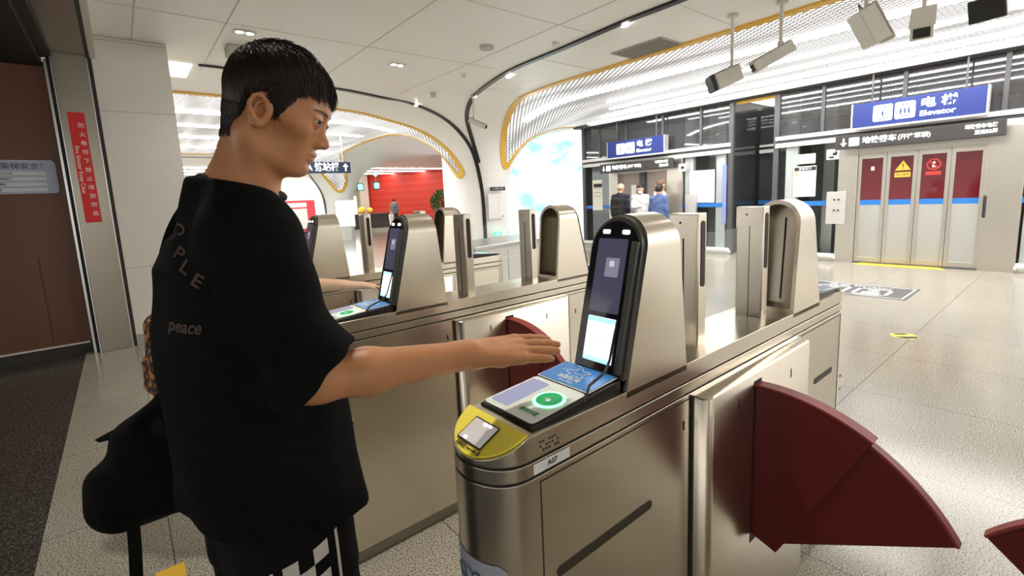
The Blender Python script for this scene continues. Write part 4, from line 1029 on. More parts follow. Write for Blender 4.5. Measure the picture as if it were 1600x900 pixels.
# ------------------------------------------------------------------ sculpting with distance fields
class SDF:
    def __init__(s): s.ops = []; s.disp = None
    def add(s, fn, k=0.01, mode='u', M=None):
        s.ops.append((fn, k, mode, M)); return s
    def eval(s, P, ops=None):
        d = np.full(len(P), 1e3, np.float32); cache = {}
        for fn, k, mode, M in (s.ops if ops is None else ops):
            if M is None: Q = P
            else:
                key = id(M)
                if key not in cache: cache[key] = ((P-M[0]) @ M[1]).astype(np.float32)
                Q = cache[key]
            e = fn(Q)
            if mode == 'u':
                h = np.maximum(k-np.abs(d-e), 0)/k; d = np.minimum(d, e)-h*h*k*0.25
            elif mode == 's':
                h = np.maximum(k-np.abs(d+e), 0)/k; d = np.maximum(d, -e)+h*h*k*0.25
            elif mode == 'i':
                h = np.maximum(k-np.abs(d-e), 0)/k; d = np.maximum(d, e)+h*h*k*0.25
            elif mode == 'd': d = d+e
        return d
    def select(s, c, R):
        """ops that can matter inside a ball (c, R)"""
        out = []; p = c[None].astype(np.float32)
        for op in s.ops:
            fn, k, mode, M = op
            if mode in ('u', 's'):
                q = p if M is None else ((p-M[0]) @ M[1]).astype(np.float32)
                if fn(q)[0] > R*1.6+2*k+0.02: continue
            out.append(op)
        return out
    def mesh(s, lo, hi, h, n=20):
        lo = np.array(lo, np.float32); hi = np.array(hi, np.float32)
        nb = np.ceil((hi-lo)/(h*n)).astype(int); G = nb*n+3
        ids, pos, quads = [], [], []
        g = np.arange(n+1)
        I, J, K = np.meshgrid(g, g, g, indexing='ij')
        loc = np.stack([I, J, K], -1).reshape(-1, 3)
        def lin(a): return (a[..., 0]*G[1]+a[..., 1])*G[2]+a[..., 2]
        corner = np.array([[i, j, k] for i in (0, 1) for j in (0, 1) for k in (0, 1)])
        edges = [(a, b) for a in range(8) for b in range(a+1, 8) if np.abs(corner[a]-corner[b]).sum() == 1]
        R = h*n*0.87
        for bi in range(nb[0]):
            for bj in range(nb[1]):
                for bk in range(nb[2]):
                    o = np.array([bi, bj, bk])*n
                    c = lo+(o+n/2)*h
                    ops = s.select(c, R)
                    if not any(m == 'u' for _, _, m, _ in ops): continue
                    if abs(s.eval(c[None].astype(np.float32), ops)[0]) > R*1.8+0.01: continue
                    V = s.eval((lo+(loc+o)*h).astype(np.float32), ops).reshape(n+1, n+1, n+1)
                    S = V < 0
                    if S.all() or not S.any(): continue
                    cs = [S[a:a+n, b:b+n, c_:c_+n] for a, b, c_ in corner]
                    cnt = sum(x.astype(np.int8) for x in cs)
                    mix = np.argwhere((cnt > 0) & (cnt < 8))
                    vv = np.stack([V[mix[:, 0]+a, mix[:, 1]+b, mix[:, 2]+c_] for a, b, c_ in corner], 1)
                    acc = np.zeros((len(mix), 3)); num = np.zeros(len(mix))
                    for a, b in edges:
                        x = (vv[:, a] < 0) != (vv[:, b] < 0)
                        t = np.where(x, vv[:, a]/np.where(x, vv[:, a]-vv[:, b], 1), 0)
                        q = corner[a]+(corner[b]-corner[a])*t[:, None]
                        acc += q*x[:, None]; num += x
                    ids.append(lin(mix+o+1)); pos.append(lo+(mix+o+acc/num[:, None])*h)
                    for ax in range(3):
                        A = S[:n, :n, :n]; e = np.eye(3, dtype=int)[ax]
                        B = S[e[0]:e[0]+n, e[1]:e[1]+n, e[2]:e[2]+n]
                        w = np.argwhere(A != B)
                        if not len(w): continue
                        fl = A[w[:, 0], w[:, 1], w[:, 2]]
                        u, v = np.eye(3, dtype=int)[(ax+1) % 3], np.eye(3, dtype=int)[(ax+2) % 3]
                        b0 = w+o+1
                        q = np.stack([lin(b0), lin(b0-u), lin(b0-u-v), lin(b0-v)], 1)
                        q[~fl] = q[~fl][:, ::-1]
                        quads.append(q)
        ids = np.concatenate(ids); pos = np.concatenate(pos); quads = np.concatenate(quads)
        uid, first = np.unique(ids, return_index=True)
        ix = np.searchsorted(uid, quads); ix = np.minimum(ix, len(uid)-1)
        ok = (uid[ix] == quads).all(1)
        return pos[first], ix[ok]
def np_mesh(name, V, F, smooth_it=2):
    if smooth_it:
        e = np.concatenate([F[:, [0, 1]], F[:, [1, 2]], F[:, [2, 3]], F[:, [3, 0]]])
        for it in range(smooth_it):
            acc = np.zeros_like(V); num = np.zeros(len(V))
            for a in range(3):
                acc[:, a] = np.bincount(e[:, 0], V[e[:, 1], a], len(V))+np.bincount(e[:, 1], V[e[:, 0], a], len(V))
            num = np.bincount(e[:, 0], minlength=len(V))+np.bincount(e[:, 1], minlength=len(V))
            V = V*0.4+0.6*acc/np.maximum(num, 1)[:, None]
    me = bpy.data.meshes.new(name)
    me.vertices.add(len(V)); me.vertices.foreach_set('co', V.astype(np.float32).ravel())
    me.loops.add(len(F)*4); me.loops.foreach_set('vertex_index', F.astype(np.int32).ravel())
    me.polygons.add(len(F)); me.polygons.foreach_set('loop_start', np.arange(0, len(F)*4, 4, dtype=np.int32))
    me.update(calc_edges=True); me.validate()
    me.shade_smooth()
    return me
def obj_mesh(name, me, m, parent=None):
    o = bpy.data.objects.new(name, me); COL.objects.link(o)
    for mm in (m if isinstance(m, (list, tuple)) else [m]): me.materials.append(mm)
    if parent: o.parent = parent
    return o
A_ = lambda *v: np.array(v, np.float32)
def ell(c, r):
    c, r = A_(*c), A_(*r)
    def f(P):
        q = (P-c)/r; k0 = np.sqrt((q*q).sum(1)); k1 = np.sqrt(((q/r)**2).sum(1))
        return k0*(k0-1)/np.maximum(k1, 1e-6)
    return f
def sph(c, r):
    c = A_(*c)
    return lambda P: np.sqrt(((P-c)**2).sum(1))-r
def cap(a, b, ra, rb=None):
    a, b = A_(*a), A_(*b); rb = ra if rb is None else rb; ab = b-a; L = float(ab@ab)+1e-9
    def f(P):
        t = np.clip(((P-a)@ab)/L, 0, 1)
        return np.sqrt(((P-a-t[:, None]*ab)**2).sum(1))-(ra+(rb-ra)*t)
    return f
def rbox(c, hs, r):
    c, hs = A_(*c), A_(*hs)
    def f(P):
        q = np.abs(P-c)-hs+r
        return np.sqrt((np.maximum(q, 0)**2).sum(1))+np.minimum(q.max(1), 0)-r
    return f
def plane(p, n):
    p, n = A_(*p), A_(*n); n = n/np.linalg.norm(n)
    return lambda P: (P-p)@n
def loft(secs, az=0.0, pw=2.3):
    """secs: (z, cx, cy, a, b): stacked ovals, a along azimuth az, b across"""
    S = np.array(sorted(secs), np.float32); ca, sa = math.cos(az), math.sin(az)
    def f(P):
        z = np.clip(P[:, 2], S[0, 0], S[-1, 0])
        cx, cy, a, b = (np.interp(z, S[:, 0], S[:, i]) for i in (1, 2, 3, 4))
        x = P[:, 0]-cx; y = P[:, 1]-cy
        u = np.abs((x*ca+y*sa)/a); v = np.abs((-x*sa+y*ca)/b)
        k = (u**pw+v**pw)**(1/pw)
        d = (k-1)*np.minimum(a, b)
        dz = np.abs(P[:, 2]-z)
        return np.where(dz > 0, np.sqrt(np.maximum(d, 0)**2+dz**2)+np.minimum(np.maximum(d, -0.5), 0)*0, d).astype(np.float32)
    return f
def basis(o, x, z):
    """frame: origin, 3x3 with columns x,y,z axes"""
    x = np.array(x, float); x /= np.linalg.norm(x); z = np.array(z, float); z -= x*(x@z); z /= np.linalg.norm(z)
    return (np.array(o, np.float32), np.stack([x, np.cross(z, x), z], 1).astype(np.float32))
def to_world(M, p): return M[0]+M[1]@np.array(p, np.float32)

# ------------------------------------------------------------------ the young man at the nearest gate
def skin_material(name, c, dark):
    m = mat(name, c, 0.42, sss=0.12, spec=0.4); N, L, b = nodes(m)
    v = tex_coord(N, L)
    f = noise(N, L, v, 14, 4, 0.6)
    L.new(ramp(N, L, f, [(0.3, dark), (0.7, c)]), b.inputs['Base Color'])
    bump(N, L, b, noise(N, L, v, 420, 2), 0.12, 0.0012)
    return m
SKIN = skin_material('skin_tan', (0.52, 0.245, 0.115), (0.45, 0.195, 0.085))
LIP = mat('lip', (0.44, 0.19, 0.13), 0.4, sss=0.1)
HAIR = mat('hair_black', (0.020, 0.014, 0.010), 0.40, spec=0.4)
EYEW = mat('eye_white', (0.50, 0.46, 0.42), 0.35); IRIS = mat('iris_dark', (0.008, 0.005, 0.004), 0.22)

th, ph = math.radians(-27), math.radians(19)
hf = np.array([math.cos(ph)*math.cos(th), math.cos(ph)*math.sin(th), -math.sin(ph)])
hl = np.array([-math.sin(th), math.cos(th), 0]); hu = np.cross(hf, hl)
HM = (np.array([0.2345, 0.953, 1.663], np.float32), np.stack([hf, hl, hu], 1).astype(np.float32))
def head_ops(S, M):
    a = lambda fn, k=0.02, mode='u': S.add(fn, k, mode, M)
    a(ell((0.002, 0, 0.040), (0.078, 0.071, 0.074)), 0.01)           # skull
    a(ell((0.030, 0, 0.040), (0.058, 0.061, 0.052)), 0.03)             # forehead
    a(ell((0.032, 0, -0.012), (0.047, 0.054, 0.070)), 0.03)           # face
    for s in (-1, 1):
        a(cap((0.0, s*0.052, -0.045), (0.052, s*0.020, -0.077), 0.015, 0.013), 0.03)  # jaw
        a(cap((0.0, s*0.058, -0.01), (0.0, s*0.052, -0.045), 0.013, 0.015), 0.02)
        a(sph((0.053, s*0.043, -0.006), 0.018), 0.03)                 # cheekbone
        a(cap((0.066, s*0.046, 0.028), (0.079, s*0.016, 0.029), 0.008, 0.008), 0.02)  # brow
    for s in (-1, 1): a(ell((0.030, s*0.066, -0.043), (0.030, 0.014, 0.020)), 0.03, 's')
    a(ell((0.054, 0, -0.046), (0.029, 0.036, 0.030)), 0.02)           # muzzle
    a(ell((0.062, 0, -0.075), (0.017, 0.020, 0.014)), 0.018)          # chin
    for s in (-1, 1):
        a(ell((0.094, s*0.031, 0.011), (0.014, 0.018, 0.010)), 0.014, 's')   # sockets
        a(sph((0.0755, s*0.031, 0.0125), 0.0149), 0.005)              # lids
        a(cap((0.0815, s*0.0475, 0.0118), (0.093, s*0.0205, 0.0100), 0.0024, 0.0034), 0.0015, 's')
        a(cap((0.0875, s*0.021, 0.0165), (0.080, s*0.046, 0.0175), 0.0020), 0.004)   # upper lid fold
    a(cap((0.072, 0, 0.020), (0.095, 0, -0.0195), 0.0085, 0.0085), 0.014)     # nose
    a(sph((0.0965, 0, -0.0215), 0.0082), 0.006)
    for s in (-1, 1):
        a(ell((0.086, s*0.0115, -0.0245), (0.0110, 0.0065, 0.0070)), 0.006)
        a(ell((0.089, s*0.008, -0.0325), (0.0050, 0.0028, 0.0030)), 0.002, 's')
    a(ell((0.0795, 0, -0.0450), (0.0085, 0.021, 0.0052)), 0.006)      # lips
    a(ell((0.0770, 0, -0.0550), (0.0080, 0.018, 0.0055)), 0.006)
    a(ell((0.090, 0, -0.0500), (0.0120, 0.0240, 0.0009)), 0.002, 's')
    a(ell((0.086, 0, -0.0645), (0.009, 0.018, 0.0035)), 0.010, 's')     # under the lower lip
    for s in (-1, 1):                                                 # ears
        Z = lambda x, y, z: (x*0.70+0.006, s*(y-0.001), z*0.75-0.004)
        a(ell(Z(-0.006, 0.075, 0.004), (0.019, 0.007, 0.030)), 0.006)
        helix = [(0.006, 0.078, 0.012), (0.004, 0.083, 0.026), (-0.008, 0.088, 0.034), (-0.020, 0.090, 0.028), (-0.026, 0.090, 0.012), (-0.022, 0.087, -0.004), (-0.013, 0.083, -0.018), (-0.005, 0.079, -0.028)]
        a(ell(Z(-0.006, 0.086, 0.006), (0.0125, 0.0095, 0.018)), 0.003, 's')
        for p, q in zip(helix, helix[1:]): a(cap(Z(*p), Z(*q), 0.0034), 0.002)
        anti = [(-0.004, 0.081, 0.022), (-0.014, 0.083, 0.014), (-0.015, 0.083, 0.000), (-0.008, 0.081, -0.012)]
        for p, q in zip(anti, anti[1:]): a(cap(Z(*p), Z(*q), 0.0026), 0.002)
        a(ell(Z(-0.004, 0.0785, -0.025), (0.008, 0.005, 0.008)), 0.004)
        a(ell(Z(0.004, 0.078, -0.004), (0.004, 0.005, 0.006)), 0.003)
        a(ell(Z(-0.003, 0.082, 0.000), (0.0065, 0.010, 0.009)), 0.002, 's')
NECK = np.array([0.168, 1.000, 1.500])
cap_ = cap
def hand_ops(S, M, s=1, curl=0.0, sc=1.0):
    """right hand palm down, x to the fingers, y to the thumb side (s=1), z to the back of the hand"""
    a = lambda fn, k, mode='u': S.add(fn, k, mode, M)
    T3 = lambda p: tuple(sc*np.array(p, float))
    cap = lambda p, q, ra, rb=None: cap_(T3(p), T3(q), ra*sc, (ra if rb is None else rb)*sc)
    Y = [0.031, 0.0105, -0.0095, -0.0275]
    for i, y in enumerate(Y):
        kn = (0.094-(0.004 if i == 0 else 0)-(0.003*(i-1) if i > 1 else 0), s*y, 0.002 if i in (1, 2) else 0)
        a(cap((0.006, s*y*0.55, -0.001), kn, 0.0155, 0.0105), 0.014)
        Lf = (0.070, 0.078, 0.072, 0.056)[i]
        p = np.array(kn, float); dr = -0.05-curl; yaw = (0.0, 0.0, -0.005, -0.035)[i]
        rr = [0.0100, 0.0093, 0.0085, 0.0068]
        if i == 3: rr = [q*0.86 for q in rr]
        for j, fr in enumerate((0.46, 0.30, 0.24)):
            q = p+np.array([math.cos(dr), s*yaw, math.sin(dr)])*Lf*fr
            a(cap(p, q, rr[j], rr[j+1]), 0.0045 if j == 0 else 0.003); p = q; dr -= 0.06+curl
    a(cap((0.05, s*0.012, -0.006), (0.05, s*-0.014, -0.006), 0.014), 0.015)
    a(cap((0.018, s*0.022, -0.008), (0.052, s*0.042, -0.014), 0.0155, 0.012), 0.012)
    a(cap((0.052, s*0.042, -0.014), (0.082, s*0.050, -0.018), 0.0110, 0.0095), 0.006)
    a(cap((0.082, s*0.050, -0.018), (0.104, s*0.050, -0.021), 0.0093, 0.0075), 0.004)

SHR, ELB, WRI = np.array([0.166, 0.890, 1.456]), np.array([0.218, 0.786, 1.218]), np.array([0.500, 0.762, 1.196])
SHL = np.array([0.165, 1.165, 1.456])
HANDX = np.array([0.21, -0.080, -0.012])
def build_man():
    root = empty('person', (0.15, 0.99, 0)); off = Vector((0.15, 0.99, 0))
    tag(root, 'young man in black T-shirt holding his hand over the nearest gate\'s reader', 'person')
    def put(nm, me, m, par=None):
        o = obj_mesh(nm, me, m, par or root); me.transform(Matrix.Translation(-off)); return o
    S = SDF(); head_ops(S, HM)
    S.add(cap(to_world(HM, (-0.018, 0, -0.02)), NECK, 0.050, 0.058), 0.03)
    S.add(cap(to_world(HM, (-0.020, 0, -0.055)), NECK+np.array([0.012, 0.0, -0.02]), 0.036, 0.05), 0.015)
    S.add(cap(NECK, NECK+np.array([-0.02, 0.012, -0.12]), 0.06, 0.09), 0.05)
    for s in (-1, 1):
        S.add(cap(to_world(HM, (-0.02, s*0.050, -0.04)), NECK+np.array([0.05, s*0.03, -0.03]), 0.014, 0.012), 0.02)
    # right arm
    S.add(cap(SHR, ELB, 0.046, 0.036), 0.02); S.add(cap(NECK+np.array([0, 0, -0.07]), SHR, 0.07, 0.05), 0.04)
    fd = (WRI-ELB)/np.linalg.norm(WRI-ELB)
    S.add(cap(ELB-fd*0.025, ELB+fd*0.08, 0.034, 0.039), 0.02); S.add(cap(ELB+fd*0.08, WRI, 0.039, 0.0265), 0.02)
    S.add(ell((0, 0, 0), (0.035, 0.029, 0.022)), 0.02, 'u', basis(WRI-fd*0.012, fd, (0.1, -0.25, 1)))
    HB = basis(WRI+fd*0.006, HANDX, (0.08, -0.42, 1))
    hand_ops(S, HB, sc=1.12)
    V, F = S.mesh((-0.05, 0.62, 1.10), (0.82, 1.18, 1.84), 0.0016)
    # torso, left arm and legs under the clothes (coarser)
    T = SDF()
    T.add(loft([(0.92, 0.172, 0.985, 0.08, 0.12), (1.1, 0.165, 0.99, 0.09, 0.13), (1.3, 0.155, 1.01, 0.105, 0.16), (1.42, 0.155, 1.02, 0.09, 0.15)], math.radians(12)), 0.04)
    T.add(cap(SHR, SHL, 0.055), 0.05)
    T.add(cap(SHL, (0.175, 1.20, 1.18), 0.048, 0.04), 0.03); T.add(cap((0.175, 1.20, 1.18), (0.24, 1.21, 0.95), 0.038, 0.027), 0.02)
    LB = basis((0.24, 1.21, 0.945), (0.1, 0.0, -1), (0.2, 1, 0)); hand_ops(T, LB, 1, 0.25)
    for s in (-1, 1):
        hx, hy = 0.172-s*0.02, 0.98+s*0.082
        T.add(cap((hx, hy, 0.92), (hx+0.01, hy, 0.50), 0.068, 0.052), 0.03); T.add(cap((hx+0.01, hy, 0.5), (hx-0.02, hy, 0.09), 0.05, 0.035), 0.02)
        T.add(cap((hx-0.03, hy, 0.05), (hx+0.14, hy+s*0.01, 0.03), 0.035, 0.025), 0.03)
    V2, F2 = T.mesh((-0.15, 0.70, 0.0), (0.45, 1.42, 1.60), 0.0045)
    me = np_mesh('body', np.concatenate([V, V2]), np.concatenate([F, F2+len(V)]), 2)
    # lips get their own colour
    C = np.empty(len(me.polygons)*3, np.float32); me.polygons.foreach_get('center', C); C = C.reshape(-1, 3)
    Q = (C-HM[0]) @ HM[1]
    lip = (((Q[:, 0]-0.080)/0.016)**2+(Q[:, 1]/0.0205)**2+((Q[:, 2]+0.0505)/0.0078)**2 < 1) & (Q[:, 0] > 0.066)
    me.polygons.foreach_set('material_index', lip.astype(np.int32))
    body = put('body', me, [SKIN, LIP])
    # eyes
    for s in (-1, 1):
        c = to_world(HM, (0.0757, s*0.031, 0.0125))
        b = MB(); b.ball((0, 0, 0), 0.0133, 24); e = b.build('eyeball', EYEW, body, 80); e.location = Vector(c)-off
        d = Vector(HM[1] @ np.array([1, -0.26, -0.12])).normalized()
        b = MB(); b.lathe([(0.0072, 0.0114), (0.0045, 0.0128), (0.0005, 0.01358)], (0, 0, 0), 20); i = b.build('iris', IRIS, e, 80)
        i.rotation_mode = 'QUATERNION'; i.rotation_quaternion = Vector((0, 0, 1)).rotation_difference(d)
    return root, put, S, V, F
man, put_man, MANS, MANV, MANF = build_man()

def build_hair():
    rng = np.random.RandomState(3)
    C0 = np.array([0.002, 0, 0.040])
    def skin_r(d):                       # skull surface along local direction d
        lo, hi = np.full(len(d), 0.03), np.full(len(d), 0.16)
        for _ in range(22):
            m = (lo+hi)/2
            f = HS.eval((C0+d*m[:, None]).astype(np.float32))
            lo = np.where(f < 0, m, lo); hi = np.where(f < 0, hi, m)
        return (lo+hi)/2
    HS = SDF()
    for fn, k, mode, M in MANS.ops[:3]: HS.add(fn, k, mode)
    HS.add(cap((-0.018, 0, -0.02), HM[1].T@(NECK.astype(np.float32)-HM[0]), 0.050, 0.058), 0.03)
    def grad(p):
        e = 0.002; n = np.stack([HS.eval((p+e*np.eye(3)[i]).astype(np.float32))-HS.eval((p-e*np.eye(3)[i]).astype(np.float32)) for i in range(3)], 1)
        return n/np.maximum(np.linalg.norm(n, axis=1), 1e-6)[:, None]
    def region(p):
        """hair grows here (local coordinates): hairline, sideburn, around the ear, nape"""
        x, y, z = p[:, 0], np.abs(p[:, 1]), p[:, 2]
        line = np.interp(x, [-0.12, -0.055, -0.032, -0.024, -0.004, 0.010, 0.015, 0.034, 0.042, 0.052, 0.062, 0.075, 0.10],
                            [-0.056, -0.054, -0.046, 0.006, 0.030, 0.026, -0.006, -0.002, 0.022, 0.040, 0.056, 0.064, 0.066])
        return z-line
    # close cap
    n1, n2 = 96, 60
    me_b = MB(); grid = {}
    dirs = []
    for i in range(n1):
        for j in range(n2+1):
            a = 2*PI*i/n1; t = PI*0.86*j/n2
            dirs.append((math.sin(t)*math.cos(a), math.sin(t)*math.sin(a), math.cos(t)))
    dirs = np.array(dirs); r = skin_r(dirs); base = C0+dirs*r[:, None]
    g = region(base)
    thick = np.clip(g/0.035, 0, 1)*np.interp(base[:, 2], [-0.05, 0.0, 0.06, 0.12], [0.004, 0.006, 0.010, 0.010])+0.001
    P = base+grad(base)*thick[:, None]
    V = [None]*len(P)
    for i in range(n1):
        for j in range(n2):
            q = [i*(n2+1)+j, i*(n2+1)+j+1, ((i+1) % n1)*(n2+1)+j+1, ((i+1) % n1)*(n2+1)+j]
            if min(g[k] for k in q) < -0.001: continue
            vs = []
            for k in q:
                if V[k] is None: V[k] = me_b.bm.verts.new(Vector(to_world(HM, P[k])))
                vs.append(V[k])
            me_b.face(vs)
    bmesh.ops.remove_doubles(me_b.bm, verts=me_b.bm.verts[:], dist=0.0003)
    # locks
    N = 15000
    d = rng.normal(size=(N, 3)); d /= np.linalg.norm(d, axis=1)[:, None]
    e = rng.normal(size=(16000, 3)); e /= np.linalg.norm(e, axis=1)[:, None]
    d = np.concatenate([d, e[(e[:, 2] < -0.25) & (e[:, 0] < -0.1)]])
    d = d[d[:, 2] > -0.97]
    r = skin_r(d); root = C0+d*r[:, None]; g = region(root)
    keep = g > 0.0; d, root, g = d[keep], root[keep], g[keep]; nrms = grad(root)
    whorl = np.array([-0.62, 0.12, 0.78])
    for k in range(len(d)):
        nrm = nrms[k]
        away = nrm-whorl*(nrm@whorl)*1.0
        fl = away-nrm*(away@nrm); fl /= np.linalg.norm(fl)+1e-6
        front = np.clip((root[k][0]-0.0)/0.06, 0, 1)*np.clip((root[k][2]-0.045)/0.03, 0, 1)
        down = np.array([0.15, 0, -1.0]); down -= nrm*(down@nrm); down /= np.linalg.norm(down)+1e-6
        top = np.clip((root[k][2]-0.06)/0.05, 0, 1)
        fw = np.array([1.0, -0.25*np.sign(root[k][1])*0, -0.2]); fw -= nrm*(fw@nrm); fw /= np.linalg.norm(fw)+1e-6
        fl = fl*0.8+fw*top*0.9+down*(1-top)*1.1+rng.normal(size=3)*(0.2+0.25*top)
        fl -= nrm*(fl@nrm); fl /= np.linalg.norm(fl)
        L = 0.012+0.024*top+0.004*front; L *= rng.uniform(0.75, 1.25)
        L = min(L, 0.008+max(g[k], 0)*0.8+0.018*front+0.012*top)
        lift = 0.14+0.30*top*rng.uniform(0.1, 1.2)-0.05*front
        w = rng.uniform(0.0006, 0.0013)*(0.7+0.8*top)
        side = np.cross(nrm, fl)
        th0 = np.clip(g[k]/0.035, 0, 1)*np.interp(root[k][2], [-0.05, 0.0, 0.06, 0.12], [0.004, 0.006, 0.010, 0.010])+0.0008
        pts = []
        for s_ in (0, 0.4, 0.75, 1.0):
            h = th0+L*lift*(s_-0.75*s_*s_)
            p = root[k]+fl*L*s_+nrm*h
            # follow the round of the head
            q = p-C0; rq = np.linalg.norm(q); base_r = np.linalg.norm(root[k]-C0)
            pa = C0+q/rq*(base_r+h); fb = 1.0 if root[k][2] < 0.005 else max(front, top*0.7)
            p = pa*(1-fb)+p*fb+np.array([0.0, 0, -0.018*s_*s_*front])
            pts.append(p)
        rings = []
        for s_, p in zip((1.0, 0.95, 0.7, 0.08), pts):
            rings.append([Vector(to_world(HM, p+side*w*s_*math.cos(a)+nrm*w*0.55*s_*math.sin(a))) for a in (0, 2.09, 4.19)])
        me_b.rings(rings, cap=False)
    me = bpy.data.meshes.new('hair'); me_b.bm.to_mesh(me); me_b.bm.free(); me.shade_smooth()
    put_man('hair', me, HAIR)
    # eyebrows and lashes
    for s in (-1, 1):
        b = MB()
        FS = SDF()
        for fn, k, mode, M in MANS.ops[:60]:
            if M is HM: FS.add(fn, k, mode)
        def surf(y, z):
            xs = np.linspace(0.13, 0.0, 400); f = FS.eval(np.stack([xs, xs*0+y, xs*0+z], 1).astype(np.float32))
            i = np.argmax(f < 0); return np.array([xs[i], y, z])
        for k in range(95):
            t = rng.uniform(0, 1); y = s*(0.014+0.036*t); z = 0.0275+0.0035*math.sin(t*2.2)-0.002*t*t+rng.uniform(-1, 1)*0.0022*(1.1-t*0.6)
            p = surf(y, z); q = surf(y+s*0.006, z+0.0012-0.002*t)
            o = np.array([0.0012, 0, 0])
            b.tube([to_world(HM, p+o*0.3), to_world(HM, (p+q)/2+o), to_world(HM, q+o*0.5)], [0.0004, 0.0004, 0.0001], 3)
        me = bpy.data.meshes.new('eyebrow'); b.bm.to_mesh(me); b.bm.free()
        put_man('eyebrow', me, HAIR)
        b = MB()
        ec = np.array([0.0755, s*0.031, 0.0125])
        pts = []
        for t in np.linspace(0, 1, 12):
            az = math.radians(-38+86*t)*s; el = math.radians(-1+13*math.sin(PI*min(1, t*0.95+0.05)))
            if t > 0.9: el -= math.radians(5)
            dv = np.array([math.cos(az)*math.cos(el), math.sin(az)*math.cos(el), math.sin(el)])
            pts.append(to_world(HM, ec+dv*0.0151))
        b.tube(pts, [0.0005]+[0.0009]*10+[0.0004], 5)
        me = bpy.data.meshes.new('eyelashes'); b.bm.to_mesh(me); b.bm.free()
        put_man('eyelashes', me, HAIR)
build_hair()

SHIRT = noisy('black_cotton', (0.0042, 0.0042, 0.0045), (0.0065, 0.0065, 0.007), 60, 0.9, spec=0.12)
PRINT = mat('shirt_print_brown', (0.065, 0.032, 0.02), 0.7)
TROUS = mat('black_trousers', (0.0045, 0.0045, 0.005), 0.8, spec=0.15)
CHECK = mat('check_white', (0.55, 0.52, 0.46), 0.7)
from mathutils.bvhtree import BVHTree
def bvh_of(o):
    me = o.data; vs = [v.co.copy() for v in me.vertices]
    return BVHTree.FromPolygons(vs, [tuple(p.vertices) for p in me.polygons])
def drape(me, pos, u, v, bvh, off, lift=0.0012):
    """lay a flat mesh (x along u, y along v) onto a surface along -(u x v)"""
    M = frame(pos, u, v); n = Vector((M[0][2], M[1][2], M[2][2]))
    me.transform(M); miss = []
    for q in me.vertices:
        h = bvh.ray_cast(q.co-off+n*0.3, -n)
        if h[0] is None: miss.append(q.index)
        else: q.co = h[0]+off+h[1]*lift if h[1].dot(n) > 0 else h[0]+off-h[1]*lift
    if miss:
        b = bmesh.new(); b.from_mesh(me); b.verts.ensure_lookup_table()
        bmesh.ops.delete(b, geom=[b.verts[i] for i in miss], context='VERTS'); b.to_mesh(me); b.free()
    return me
def subdivide(me, cuts=3):
    b = bmesh.new(); b.from_mesh(me)
    bmesh.ops.triangulate(b, faces=b.faces[:])
    for _ in range(cuts):
        es = [e for e in b.edges if e.calc_length() > 0.008]
        if not es: break
        bmesh.ops.subdivide_edges(b, edges=es, cuts=1); bmesh.ops.triangulate(b, faces=b.faces[:])
    b.to_mesh(me); b.free(); return me
